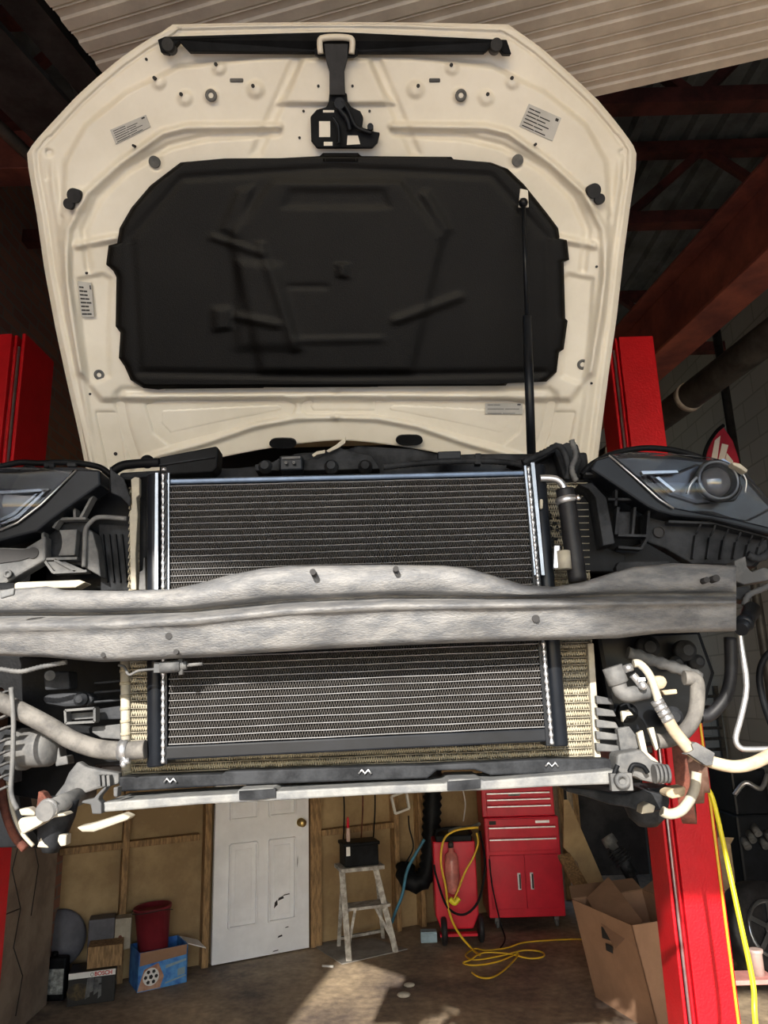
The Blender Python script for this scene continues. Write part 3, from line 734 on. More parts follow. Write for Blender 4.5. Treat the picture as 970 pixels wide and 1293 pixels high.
cooler = cooler.build('cooler', mat('blue_black_metal', (.10, .13, .18), .3, .7, .1, 30), car, bevel=.003)
rad_core(Q, .012, .985, .03, .945, 38, 140, .042, cooler, tube_m, fin_m)
MB().slab([Q(.0, .95), Q(1, .95), Q(1, .995), Q(0, .995)], (0, .05, 0)).build('lower_side_plate', blk_metal, cooler, bevel=.003)
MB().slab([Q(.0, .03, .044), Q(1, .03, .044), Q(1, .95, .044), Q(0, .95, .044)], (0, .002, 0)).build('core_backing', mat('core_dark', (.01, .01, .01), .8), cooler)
def tank(name, xa, xb, ya, yb, Yt, r, m, parent):
    a, b = P(xa, ya, Yt), P(xb, yb, Yt)
    t = MB(); t.tube([a, b], r, n=20, smooth=False); return t.build(name, m, parent, bevel=.003)
tank('left_tank', 196, 197, 600, 968, RY + .022, .0145, blk_metal, cooler)
tank('right_tank', 678, 707, 588, 942, RY + .022, .0145, blk_metal, cooler)
# header plates with bright weld lines
hd = MB(); hd.slab([P(203, 597, RY), P(211, 597, RY), P(211, 965, RY), P(203, 965, RY)], (0, .05, 0)); hd.slab([P(198, 597, RY - .004), P(200.5, 597, RY - .004), P(200.5, 744, RY - .004), P(198, 744, RY - .004)], (0, .01, 0)); hd.build('header_plate', blk_metal, cooler, bevel=.001)
hd = MB(); hd.slab([P(661, 588, RY - .002), P(671, 588, RY - .002), P(701, 942, RY - .002), P(690, 942, RY - .002)], (0, .05, 0)); hd.build('header_plate', blk_metal, cooler, bevel=.001)
edge_m = mat('bright_tank_edge', (.42, .48, .56), .4, .5, .1, 30)
for pts_ in ([(196, 597), (199.5, 597), (199.5, 744), (195, 744)], [(212, 597), (213.5, 597), (213.5, 744), (212, 744)], [(670.5, 584), (675, 584), (688, 726), (684, 726)], [(662, 588), (664.5, 588), (677, 726), (675, 726)]):
    MB().slab([P(x_, y_, RY - .006) for x_, y_ in pts_], (0, .004, 0)).build('bright_edge', edge_m, cooler)
for side in (0, 1):
    wd = MB(); q_ = []
    for i in range(74):
        t = i / 73; q_.append(P(206, 598 + 366 * t, RY - .002) if side == 0 else P(667 + 30 * t, 590 + 350 * t, RY - .005))
    wd.tube(q_, lambda t: .0030 + .0012 * math.sin(t * 73 * math.pi), n=8, sub=2, smooth=True); wd.build('weld_bead', alu, cooler)
m_ = MB(); a = P(207, 595, RY); m_.cyl(a, a + Vector((0, 0, .006)), .005); m_.build('bolt', alu, cooler)

# --- condenser behind (dusty) -----------------------------------
RY2 = 1.345
def Q2(u, v, o=0):
    a, b = P(163, 606, RY2), P(742, 600, RY2); c, d = P(158, 985, RY2), P(752, 962, RY2)
    return (a * (1 - u) + b * u) * (1 - v) + (c * (1 - u) + d * u) * v + Vector((0, o, 0))
cond = MB(); cond.slab([Q2(.0, .985), Q2(1, .985), Q2(1, 1), Q2(0, 1)], (0, .03, 0)); cond = cond.build('condenser', creamp, car, bevel=.002)
rad_core(Q2, 0, 1, .03, .98, 38, 190, .028, cond, mat('dusty_cream_tube', (.46, .42, .33), .6, .1, .2, 20), fin_cream, th=.0009, fe=.0009)
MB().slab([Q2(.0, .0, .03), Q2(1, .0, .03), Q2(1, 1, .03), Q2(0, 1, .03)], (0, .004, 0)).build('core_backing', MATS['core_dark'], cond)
a, b = P(158, 830, RY2), P(160, 992, RY2); m_ = MB(); m_.tube([a, b], .0085, n=16, smooth=False); m_.build('side_tube', creamp, cond)
m_ = MB()
for i in range(9): m_.tube([P(158 + .2 * i, 845 + 16 * i, RY2), P(158 + .2 * i, 849 + 16 * i, RY2)], .0093, n=14, smooth=False)
m_.build('tube_ring', fin_cream, cond)
m_ = MB(); m_.slab(px([(742, 812), (750, 812), (754, 872), (760, 966), (752, 968), (746, 880)], RY2 - .012), (0, .03, 0)); m_.build('side_tank', creamp, cond, bevel=.002)
# lower black shroud bar with zigzag clips
sb = pslab('shroud_bar', [(150, 981), (280, 977), (285, 974), (460, 968), (540, 966), (700, 958), (770, 958), (778, 975), (620, 979), (600, 972), (552, 973), (540, 983), (400, 988), (290, 992), (150, 1000)], 1.30, .05, dusty, car, bevel=.003)
for cx, cy in ((215, 986), (461, 975), (697, 966)):
    m_ = MB(); m_.tube([P(cx - 8, cy + 2, 1.296), P(cx - 4, cy - 3, 1.296), P(cx, cy + 2, 1.296), P(cx + 4, cy - 3, 1.296), P(cx + 8, cy + 2, 1.296)], .0017, smooth=False, n=6); m_.build('zigzag_clip', alu, sb)
# lower crossmember
cm = pslab('crossmember', [(130, 1013), (212, 1007), (300, 1002), (300, 997), (345, 995), (350, 999), (480, 992), (563, 989), (567, 984), (606, 983), (610, 986), (760, 974), (778, 972), (788, 984), (786, 990), (700, 993), (610, 998), (470, 1004), (350, 1011), (250, 1016), (130, 1026)], 1.26, .12, bar_m, car, bevel=.004)
for x0, x1, y0 in ((302, 348, 999), (565, 607, 987)):
    m_ = MB(); m_.slab(px([(x0, y0), (x1, y0 - 3), (x1, y0 + 8), ((x0 + x1) / 2, y0 + 11), (x0, y0 + 11)], 1.256), (0, .01, 0)); m_.build('recess_plate', dusty, cm)

# --- upper crossmember and clutter behind the cooler -------------
uc = pslab('upper_crossmember', [(150, 606), (150, 596), (215, 592), (300, 590), (345, 585), (372, 572), (440, 566), (452, 562), (520, 566), (560, 574), (600, 572), (700, 572), (742, 570), (746, 606)], 1.42, .10, dusty, car, bevel=.006)
pslab('air_guide', [(201, 577), (273, 563), (276, 566), (274, 590), (268, 596), (201, 600)], 1.33, .04, plastic, car, bevel=.003)
m_ = MB(); m_.slab(px([(201, 586), (271, 576), (271, 577.5), (201, 588)], 1.326), (0, .01, 0)); m_.build('guide_rib', dusty, car, bevel=0)
ptube('rubber_lip', [(142, 596), (155, 588), (180, 585), (202, 584)], 1.34, .009, plastic, car)
m_ = MB(); a = P(186, 583, 1.42); m_.sphere(a, .014); m_.build('rubber_bump', plastic, car)
lk = MB()
lk.slab(px([(353, 575), (382, 574), (382, 593), (353, 594)], 1.36), (0, .03, 0)); lk.build('latch_connector', blk_metal, car, bevel=.003)
m_ = MB(); m_.slab(px([(356, 577), (379, 576), (379, 579), (356, 580)], 1.357), (0, .01, 0)); m_.cyl(P(361, 584, 1.35), P(361, 584, 1.37), .003); m_.cyl(P(371, 584, 1.35), P(371, 584, 1.37), .003); m_.build('connector_pin', greyp, car)
m_ = MB()
for x in (334, 418, 461): a = P(x, 587, 1.37); m_.lathe([(.014, 0), (.014, .02), (.008, .026), (.008, .03)], a + Vector((0, .03, 0)), (0, -1, 0), 20)
m_.build('lock_bolt', dusty, car)
pslab('latch_body', [(322, 594), (322, 586), (345, 583), (353, 578), (353, 594)], 1.38, .04, dusty, car)
pslab('latch_plate', [(382, 594), (384, 580), (404, 577), (412, 569), (425, 563), (437, 568), (470, 575), (480, 592)], 1.385, .03, dusty, car)
pslab('torn_tape', [(412, 569), (424, 562), (435, 553), (437, 551), (436, 559), (428, 565), (415, 571)], 1.37, .004, creamp, car, bevel=0)
pslab('torn_tape', [(394, 574), (400, 570), (411, 568), (410, 572), (400, 574), (396, 577)], 1.37, .004, creamp, car, bevel=0)
ptube('wiring_loom', [(484, 590), (520, 586), (560, 583), (600, 582), (640, 584), (660, 588)], 1.365, .0065, dusty, car, ridge=.004)
pslab('loom_box', [(553, 570), (582, 569), (583, 579), (553, 580)], 1.36, .03, blk_metal, car)
pslab('loom_clip', [(600, 572), (608, 572), (608, 586), (600, 586)], 1.36, .02, dusty, car)
ptube('wiring_loom', [(660, 584), (690, 570), (703, 563), (712, 570), (718, 590), (716, 606)], 1.345, .007, dusty, car, ridge=.004)
ptube('wiring_loom', [(722, 556), (727, 575), (722, 592), (728, 608)], 1.33, .006, greyp, car, ridge=.004)
for (pts) in ([(700, 566), (716, 558), (730, 560), (736, 580), (726, 606), (712, 604), (706, 585)], [(640, 585), (700, 563), (706, 568), (660, 592)]):
    pslab('crumpled_guide', pts, 1.38, .03, dusty, car, bevel=.004)

# --- right tank side: pipe, hose, canister -----------------------
ptube('metal_pipe', [(682, 604), (694, 604), (704, 606), (711, 613), (714, 624)], 1.27, .0065, alu, car)
hs = ptube('coolant_hose', [(713, 618), (717, 640), (722, 680), (730, 735)], 1.275, .0165, rubber, car)
m_ = MB(); a = P(714, 628, 1.275); b = P(716, 636, 1.275); m_.cyl(a, b, .0185); m_.build('hose_clamp', alu, hs)
m_ = MB(); m_.cyl(P(727, 628, 1.262), P(733, 631, 1.262), .006); m_.sphere(P(730, 629, 1.258), .006); m_.build('clamp_screw', chrome, hs)
m_ = MB(); a = P(711, 696, 1.262); m_.cyl(a, P(713, 719, 1.262), .0125); m_.build('receiver_canister', creamp, car)
pslab('canister_clip', [(700, 688), (708, 688), (706, 718), (699, 718)], 1.258, .01, alu, car)
pslab('cooler_tab', [(682, 630), (686, 630), (686, 642), (682, 642)], 1.262, .01, creamp, car)
m_ = MB()
for i in range(60): m_.sphere(P(random.uniform(686, 709), random.uniform(642, 712), 1.34), random.uniform(.002, .005), 6)
m_.box(P(697, 675, 1.36), (.05, .02, .14)); m_.build('clutter_strip', dusty, car)

# --- headlights --------------------------------------------------
def lens_mesh(poly, Y, bulge, name, parent, m, cx, cy, rx, ry, yaw=0, t=.003):
    """bulged sheet filling the outline"""
    ys_ = [p[1] for p in poly]; y0, y1 = min(ys_) + .1, max(ys_) - .1; NY, NX = 26, 40; vs = []; fs = []
    for j in range(NY + 1):
        y = y0 + (y1 - y0) * j / NY; e = rows(poly, y)
        for i in range(NX + 1):
            x = e[0] + (e[1] - e[0]) * i / NX; q = ((x - cx) / rx) ** 2 + ((y - cy) / ry) ** 2
            vs.append(P(x, y, Y - bulge * max(0, 1 - q) + yaw * abs(x - 450) / 450))
    for j in range(NY):
        for i in range(NX): a = j * (NX + 1) + i; fs.append((a, a + 1, a + NX + 2, a + NX + 1))
    mb = MB(); mb.add(vs, fs, True); o = mb.build(name, m, parent); s = o.modifiers.new('s', 'SOLIDIFY'); s.thickness = t; s.offset = 0
    return o
hl_dark = mat('headlight_bowl', (.035, .037, .042), .3, .2, .2, 12)
hl_ref = mat('headlight_reflector', (.22, .24, .27), .22, .9, .1, 8)
# right
hr = pslab('headlight', [(769, 575), (800, 572), (850, 574), (905, 580), (935, 592), (962, 622), (978, 640), (980, 676), (930, 662), (900, 652), (851, 650), (832, 640), (800, 612)], 1.36, .16, hl_dark, car, bevel=.01)
LR = [(771, 574), (800, 571), (850, 573), (905, 579), (936, 591), (960, 618), (974, 636), (978, 664), (930, 655), (895, 648), (851, 643), (832, 634), (800, 606)]
lens_mesh(LR, 1.325, .045, 'headlight_lens', hr, glass, 880, 612, 130, 60, yaw=.04)
pslab('lens_trim', [(769, 575), (775, 574), (851, 640), (880, 646), (930, 655), (972, 665), (978, 676), (900, 656), (850, 651), (831, 646), (818, 640), (746, 592), (752, 580)], 1.30, .05, blk_metal, hr, bevel=.004)
m_ = MB(); m_.tube([P(769, 575, 1.298), P(800, 601, 1.296), (P(832, 630, 1.294)), P(851, 642, 1.294)], .0018, smooth=False); m_.build('chrome_edge', alu, hr)
pslab('reflector_tray', [(812, 594), (856, 595), (880, 585), (925, 592), (940, 615), (930, 632), (880, 636), (845, 625)], 1.352, .02, mat('smoked_tray', (.09, .095, .11), .25, .5, .2, 10), hr, bevel=.006)
c = P(903, 609, 1.345); m_ = MB(); m_.lathe([(.040, 0), (.042, .012), (.036, .020), (.032, .014), (.030, .0)], c, (0, -1, 0), 32); m_.build('lens_ring', mat('smoked_ring', (.07, .075, .085), .25, .4, .1, 9), hr)
m_ = MB(); m_.sphere(c, .030, 24, (1, .6, 1)); m_.build('projector_lens', mat('projector_glass', (.10, .10, .11), .05, .0, .1, 5, coat=1.0), hr)
m_ = MB(); m_.slab(px([(810, 595), (855, 594), (857, 597), (812, 599)], 1.335), (0, .01, 0)); m_.slab(px([(828, 603), (832, 602), (853, 619), (850, 621)], 1.335), (0, .01, 0)); m_.tube([P(868, 624, 1.335), P(872, 612, 1.33), P(880, 603, 1.33)], .003); m_.tube([P(941, 622, 1.335), P(942, 605, 1.33), P(930, 590, 1.33)], .002)
m_.build('chrome_strip', mat('dull_chrome', (.35, .37, .40), .3, .8, .1, 9), hr)
m_ = MB(); m_.slab(px([(908, 581), (914, 579), (940, 596), (936, 601)], 1.336), (0, .006, 0)); m_.build('upper_reflector', hl_ref, hr)
pslab('mounting_ear', [(925, 583), (935, 585), (945, 593), (943, 597), (936, 592), (926, 587)], 1.31, .02, creamp, hr)
# left
hl = pslab('headlight', [(-60, 590), (0, 592), (60, 588), (100, 588), (126, 594), (100, 615), (60, 650), (20, 675), (-60, 690)], 1.36, .16, hl_dark, car, bevel=.01)
LL = [(-60, 592), (0, 593), (40, 590), (95, 594), (52, 637), (22, 660), (0, 669), (-60, 690)]
lens_mesh(LL, 1.325, .045, 'headlight_lens', hl, glass, -20, 630, 120, 60, yaw=.04)
pslab('lens_trim', [(97, 592), (126, 593), (127, 612), (66, 655), (46, 671), (0, 683), (-60, 700), (-60, 688), (0, 670), (22, 661), (52, 638)], 1.30, .05, blk_metal, hl, bevel=.004)
m_ = MB(); m_.tube([P(96, 594, 1.298), P(52, 637, 1.294), P(22, 660, 1.294), P(0, 669, 1.294)], .0018, smooth=False); m_.build('chrome_edge', alu, hl)
pslab('reflector_tray', [(-60, 610), (30, 618), (58, 618), (30, 648), (-60, 680)], 1.35, .02, MATS['smoked_tray'], hl, bevel=.006)
m_ = MB(); m_.slab(px([(0, 620), (62, 617), (60, 620), (0, 624)], 1.335), (0, .01, 0)); m_.slab(px([(56, 619), (60, 619), (24, 654), (0, 664), (0, 661), (22, 650)], 1.335), (0, .01, 0)); m_.slab(px([(44, 624), (48, 623), (18, 651), (0, 658), (0, 655), (16, 647)], 1.335), (0, .01, 0)); m_.build('chrome_strip', hl_ref, hl)
# seals/looms over the lights
ptube('hood_seal', [(-40, 592), (0, 589), (25, 584), (50, 585), (75, 584), (100, 585), (126, 590), (140, 600)], 1.38, .006, plastic, car)
ptube('hood_seal', [(735, 600), (748, 586), (775, 573), (810, 566), (840, 567), (862, 571), (885, 578)], 1.38, .006, plastic, car)
pslab('seal_tab', [(55, 584), (68, 584), (68, 590), (55, 590)], 1.36, .01, dusty, car); pslab('seal_tab', [(84, 584), (95, 584), (96, 589), (84, 589)], 1.36, .01, dusty, car)
ptube('wire', [(24, 594), (35, 588), (50, 592), (62, 589)], 1.36, .002, plastic, car)

# --- left bracketry ----------------------------------------------
pslab('radiator_support', [(124, 596), (142, 593), (152, 604), (165, 637), (166, 745), (58, 745), (58, 690), (100, 640)], 1.40, .05, plastic, car)
pslab('support_arm', [(-60, 690), (0, 691), (31, 692), (57, 676), (57, 707), (26, 725), (0, 741), (-60, 760)], 1.315, .03, greyp, car, bevel=.004)
m_ = MB(); c = P(41, 698, 1.312); m_.cyl(c, c + Vector((0, .02, 0)), .0105); m_.slab(px([(-20, 692), (28, 694), (41, 692), (41, 703), (24, 708), (0, 711), (-20, 710)], 1.3125), (0, .02, 0)); m_.build('arm_slot', ink, car)
m_ = MB(); c = P(11, 725, 1.31); m_.lathe([(.0075, 0), (.0075, .006), (.004, .006), (.004, .002)], c, (0, -1, 0), 14); m_.build('bolt', greyp, car)
fr = MB()
for (a, b) in (((57, 668), (104, 610)), ((96, 627), (97, 656)), ((126, 614), (104, 656)), ((57, 668), (57, 707)), ((57, 657), (111, 656)), ((104, 612), (126, 612)), ((57, 706), (70, 724)), ((70, 724), (112, 722)), ((72, 708), (98, 722)), ((57, 707), (100, 706)), ((70, 668), (96, 627))):
    fr.bar(P(*a, 1.33), P(*b, 1.33), .0045, .02, up=(0, 1, 0))
fr.build('support_frame', greyp, car)
pslab('support_panel', [(57, 668), (96, 657), (112, 657), (112, 715), (80, 712), (57, 706)], 1.345, .01, dusty, car)
pslab('foam_block', [(74, 669), (97, 668), (94, 701), (73, 702), (77, 692), (78, 685), (77, 676)], 1.325, .02, greyp, car)
pslab('cross_plate', [(82, 709), (98, 716), (112, 722), (72, 724), (56, 708)], 1.325, .02, greyp, car)
m_ = MB(); m_.tube([P(106, 716, 1.32), P(107, 690, 1.32), P(108, 670, 1.32), P(114, 660, 1.32), P(126, 653, 1.32), P(160, 655, 1.33)], .0045, n=8); m_.build('duct_rim', greyp, car)
pslab('duct_side', [(106, 664), (117, 672), (124, 700), (127, 728), (106, 716)], 1.325, .05, greyp, car)
pslab('duct_panel', [(124, 662), (164, 663), (164, 746), (127, 746)], 1.36, .02, dusty, car)
m_ = MB()
for i in range(4): m_.bar(P(130 + 8 * i, 675, 1.357), P(136 + 8 * i, 735, 1.357), .003, .008, up=(0, 1, 0))
m_.build('duct_rib', plastic, car)
pslab('wing_flap', [(138, 588), (142, 594), (156, 604), (165, 630), (164, 640), (153, 628), (140, 622)], 1.325, .006, dusty, car)
pslab('lower_tray', [(18, 737), (22, 735), (100, 732), (108, 735), (95, 742), (60, 743), (18, 744)], 1.28, .03, creamp, car)
pslab('radiator_edge', [(165, 605), (170, 602), (176, 603), (176, 625), (172, 628), (174, 650), (171, 700), (172, 745), (165, 745), (163, 650), (166, 640), (166, 620)], 1.33, .03, creamp, car)
m_ = MB(); m_.tube([P(185, 604, 1.35), P(184, 745, 1.35)], .0115, n=18, smooth=False); m_.build('side_reservoir', plastic, car)
pslab('reservoir_clip', [(175, 745), (176, 722), (180, 720), (181, 704), (183, 704), (184, 745)], 1.325, .01, greyp, car)

# --- right bracketry ---------------------------------------------
pslab('support_panel', [(736, 598), (771, 597), (820, 642), (850, 648), (900, 652), (965, 670), (975, 690), (955, 716), (905, 712), (870, 712), (850, 712), (818, 684), (800, 690), (740, 700), (734, 640)], 1.40, .04, plastic, car)
pslab('splash_panel', [(814, 648), (850, 650), (905, 655), (968, 670), (970, 694), (950, 715), (905, 713), (875, 712), (840, 692), (815, 683)], 1.345, .03, dusty, car, bevel=.003)
m_ = MB(); c = P(832, 672, 1.343); m_.lathe([(.011, 0), (.011, .004), (.009, .004), (.009, 0)], c, (0, -1, 0), 20); c2 = P(832, 672, 1.341); m_.cyl(c2, c2 + Vector((0, .01, 0)), .0085); m_.build('round_hole', ink, car)
fr = MB()
for (a, b) in (((738, 600), (771, 600)), ((771, 600), (818, 640)), ((766, 632), (800, 632)), ((777, 612), (776, 640)), ((818, 640), (815, 682)), ((779, 642), (776, 676)), ((779, 677), (815, 678)), ((815, 682), (808, 694)), ((808, 694), (779, 692)), ((800, 642), (797, 676)), ((842, 660), (900, 662)), ((900, 662), (968, 680))):
    fr.bar(P(*a, 1.325), P(*b, 1.325), .0045, .02, up=(0, 1, 0))
for i, x in enumerate((882, 900, 917, 933, 948, 962)):
    y = 650 + i * 3; fr.tube([P(x - 8, y + 5, 1.32), P(x - 3, y, 1.32), P(x + 3, y + 2, 1.32), P(x + 3, y + 12, 1.32), P(x - 3, y + 24, 1.33)], .0022, n=6, sub=3)
    fr.bar(P(x - 4, y + 26, 1.34), P(x - 8, 706, 1.34), .003, .012, up=(0, 1, 0))
fr.build('support_frame', dusty, car)
pslab('foam_block', [(779, 646), (797, 646), (796, 676), (779, 675)], 1.33, .02, dusty, car)
pslab('duct_side', [(730, 611), (748, 609), (766, 628), (777, 686), (762, 689), (752, 628), (744, 618)], 1.30, .05, dusty, car)
pslab('duct_panel', [(724, 616), (746, 618), (752, 632), (762, 690), (790, 700), (790, 722), (734, 722)], 1.345, .02, plastic, car)
pslab('cross_plate', [(780, 690), (808, 694), (815, 684), (850, 704), (862, 712), (770, 716)], 1.35, .02, plastic, car)
pslab('bracket', [(928, 708), (942, 702), (944, 716), (950, 722), (965, 716), (975, 720), (975, 732), (940, 738), (930, 734), (927, 724)], 1.31, .04, greyp, car)
pslab('bracket', [(928, 742), (945, 740), (952, 748), (948, 760), (928, 756)], 1.32, .04, dusty, car)
ptube('wiring_loom', [(980, 736), (962, 744), (945, 752), (940, 765)], 1.31, .006, greyp, car, ridge=.004)
ptube('wiring_loom', [(980, 690), (966, 702), (955, 705), (944, 700)], 1.33, .008, dusty, car, ridge=.005)
m_ = MB(); m_.cyl(P(936, 795, 1.24), P(950, 770, 1.30), .011, .015); m_.lathe([(.011, 0), (.015, .004), (.015, .012)], P(939, 789, 1.25), P(950, 770, 1.30) - P(936, 795, 1.24)); m_.build('tow_eye', blk_metal, car)

# --- lower left: hoses, horn, steering parts -----------------------
ptube('corrugated_sleeve', [(-30, 842), (0, 845), (26, 848), (52, 842), (84, 836)], 1.25, .0045, greyp, car, ridge=.003)
pslab('lower_panel', [(-60, 828), (160, 832), (160, 960), (120, 966), (100, 1000), (60, 1012), (-60, 990)], 1.50, .05, plastic, car)
pslab('bolt_box', [(54, 848), (87, 847), (88, 870), (56, 872)], 1.34, .04, dusty, car, bevel=.004)
m_ = MB(); m_.cyl(P(63, 853, 1.335), P(63, 853, 1.36), .009); m_.build('bolt', greyp, car)
pslab('tension_arm', [(52, 880), (60, 877), (104, 873), (114, 876), (118, 884), (112, 892), (80, 893), (56, 889)], 1.35, .03, dusty, car, bevel=.006)
m_ = MB(); m_.lathe([(.012, 0), (.012, .01), (.006, .012), (.006, .016)], P(104, 883, 1.35), (0, -1, 0), 20); m_.build('bolt', dusty, car)
m_ = MB(); c4 = [(85, 897), (122, 894), (122, 911), (86, 913)]
for a, b in zip(c4, c4[1:] + c4[:1]): m_.bar(P(*a, 1.32), P(*b, 1.32), .004, .02, up=(0, 1, 0))
m_.slab(px([(89, 901), (119, 899), (119, 907), (89, 909)], 1.335), (0, .006, 0)); m_.build('connector_frame', greyp, car)
pslab('duct_plate', [(116, 918), (152, 914), (153, 934), (128, 932), (116, 925)], 1.34, .03, greyp, car)
pslab('duct_plate', [(124, 895), (154, 891), (154, 908), (126, 909)], 1.35, .03, dusty, car)
for i in range(3): pslab('duct_rib', [(118, 861 + 12 * i), (154, 858 + 12 * i), (154, 861 + 12 * i), (118, 864 + 12 * i)], 1.355, .02, dusty, car)
bh = ptube('coolant_hose', [(-40, 872), (-5, 884), (26, 898), (64, 918), (90, 934), (122, 945), (156, 948), (184, 946)], 1.27, .0150, rubber_dust, car, n=20)
m_ = MB(); m_.cyl(P(151, 947, 1.27), P(162, 947, 1.27), .0165); m_.build('hose_clamp', alu, bh)
m_ = MB(); m_.cyl(P(153, 963, 1.262), P(164, 960, 1.262), .005); m_.sphere(P(156, 965, 1.26), .0055); m_.build('clamp_screw', alu, bh)
m_ = MB(); a, b = P(24, 946, 1.36), P(66, 944, 1.33); ax = b - a; L = ax.length
m_.lathe([(.034, 0), (.036, .006), (.036, .016), (.030, .017), (.030, .022), (.032, .024), (.031, L * .9), (.024, L), (.004, L + .002)], a, ax, 28); m_.build('horn', greyp, car)
pslab('horn_bracket', [(66, 940), (74, 944), (76, 956), (84, 954), (86, 965), (70, 968)], 1.34, .03, greyp, car)
m_ = MB(); m_.cyl(P(56, 1025, 1.20), P(112, 1000, 1.34), .0145); m_.build('tie_rod', greyp, car)
m_ = MB(); m_.sphere(P(60, 1022, 1.21), .0165, 16, (1, .5, 1)); m_.build('rod_end', alu, car)
pslab('lower_bracket', [(98, 961), (108, 968), (126, 972), (150, 976), (150, 990), (118, 998), (96, 1006), (78, 1010), (72, 1016), (66, 1008), (80, 990), (86, 976)], 1.30, .02, greyp, car, bevel=.004)
for i in range(3): pslab('bracket_finger', [(122 + 6 * i, 979), (126 + 6 * i, 979), (127 + 6 * i, 993), (123 + 6 * i, 994)], 1.285, .015, greyp, car, bevel=.001)
pslab('pinch_clip', [(118, 1008), (127, 998), (133, 993), (134, 996), (126, 1005), (124, 1010), (128, 1014), (128, 1028), (116, 1028), (114, 1016), (102, 1014), (104, 1011)], 1.25, .02, greyp, car)
pslab('clip_tab', [(143, 994), (149, 994), (148, 1007), (143, 1006)], 1.25, .02, greyp, car)
pslab('rusty_bracket', [(48, 999), (54, 1001), (61, 1012), (58, 1014), (50, 1024), (45, 1026)], 1.24, .02, rust, car)
pslab('control_arm', [(95, 1045), (113, 1041), (155, 1028), (165, 1032), (160, 1036), (118, 1051), (103, 1051)], 1.23, .03, creamp, car, bevel=.004)
pslab('deflector_blade', [(23, 1022), (36, 1020), (44, 1026), (44, 1030), (26, 1030)], 1.22, .02, creamp, car, bevel=.003)
pslab('deflector_blade', [(22, 1038), (26, 1033), (80, 1027), (84, 1030), (60, 1034), (50, 1042), (28, 1054), (24, 1046)], 1.21, .03, creamp, car, bevel=.003)
m_ = MB(); a = P(68, 1046, 1.27); m_.lathe([(.032, .045), (.030, .02), (.020, -.02), (.012, -.035)], a, (.1, 0, 1), 24); m_.build('ball_joint', dusty, car)
pslab('joint_nut', [(72, 1062), (74, 1054), (84, 1054), (83, 1068), (76, 1069)], 1.25, .02, creamp, car)
pslab('joint_nut', [(52, 1055), (61, 1071), (46, 1070)], 1.25, .02, creamp, car)
pslab('wheel_arch_liner', [(-60, 905), (14, 905), (20, 930), (22, 990), (28, 1030), (50, 1060), (58, 1072), (20, 1070), (-60, 1072)], 1.62, .05, plastic, car)
def hub(c, ax, r, name_side):
    h = MB(); h.lathe([(r, 0), (r, .010), (r * .62, .010), (r * .60, .03), (r * .40, .034), (r * .40, .045), (.02, .046)], c, ax, 48)
    h.lathe([(r * .985, -.018), (r * .985, -.010), (r * .5, -.010), (r * .5, -.018)], c, ax, 48)
    d = h.build('brake_disc', disc_m, car)
    e = MB(); e.lathe([(r * 1.003, -.018), (r * 1.003, .010), (r * .99, .0105), (r * .99, -.0185)], c, ax, 48, cap=False); e.build('rusty_rim', rust, d)
    return d
hub(P(-22, 965, 1.40), (-1, -.30, 0), .135, 'l')
hub(P(866, 975, 1.72), (1, -.42, 0), .105, 'r')
ptube('rusty_arc', [(0, 975), (3, 1005), (8, 1030), (18, 1055), (32, 1072)], 1.42, .0075, rust, car)
ptube('liner_lip', [(9, 975), (12, 1005), (18, 1030), (28, 1052), (42, 1068)], 1.41, .0035, creamp, car)
ptube('liner_edge', [(14, 868), (17, 910), (16, 960), (14, 1000), (22, 1022)], 1.25, .004, greyp, car)
m_ = MB()
for i in range(9): m_.bar(P(-6, 880 + 15 * i, 1.31), P(12, 872 + 15 * i, 1.28), .003, .014, up=(0, 1, 0))
m_.build('liner_rib', greyp, car)
pslab('liner_block', [(0, 918), (16, 922), (14, 990), (4, 985), (-10, 960)], 1.33, .04, dusty, car)

# sensor plug hanging below the beam
m_ = MB(); m_.tube([P(150, 840, 1.24), P(157, 842, 1.235), (P(163, 852, 1.225)), P(175, 847, 1.22), P(196, 845, 1.215)], .0022, n=8); m_.build('sensor_lead', greyp, car)
m_ = MB(); m_.cyl(P(203, 843, 1.205), P(228, 841, 1.205), .0095); m_.cyl(P(228, 841, 1.205), P(236, 840, 1.205), .007); m_.cyl(P(236, 840, 1.205), P(256, 838, 1.205), .003); m_.cyl(P(228, 832, 1.205), P(229, 852, 1.205), .004); m_.box(P(200, 843, 1.21), (.010, .015, .016)); m_.build('temperature_sensor', greyp, car)

# --- lower right: pipes and hoses ---------------------------------
m_ = MB(); m_.lathe([(.017, 0), (.017, .028), (.0145, .03)], P(773, 842, 1.27), P(781, 862, 1.27) - P(773, 842, 1.27), 24); m_.tube([P(780, 858, 1.27), P(784, 872, 1.27), P(794, 877, 1.27), P(818, 872, 1.275)], .013, n=18); m_.build('thermostat_elbow', greyp, car)
m_ = MB(); m_.cyl(P(789, 845, 1.255), P(798, 842, 1.255), .0065); m_.tube([P(799, 852, 1.26), P(806, 860, 1.26), P(812, 868, 1.262)], .0065); m_.sphere(P(812, 866, 1.25), .007); m_.box(P(808, 858, 1.258), (.012, .02, .006)); m_.build('hose_clamp', alu, car)
ac = ptube('aircon_pipe', [(800, 838), (807, 838), (816, 846), (823, 858), (829, 876), (834, 892)], 1.26, .0068, creamp, car, n=14)
m_ = MB(); a, b = P(829, 884, 1.26), P(845, 911, 1.26); L = (b - a).length; pr_ = []
for i in range(4): pr_ += [(.0105, L * i / 4), (.0105, L * (i + .8) / 4), (.0085, L * (i + .82) / 4), (.0085, L * (i + .98) / 4)]
m_.lathe(pr_, a, b - a, 20); m_.build('crimp_collar', alu, ac)
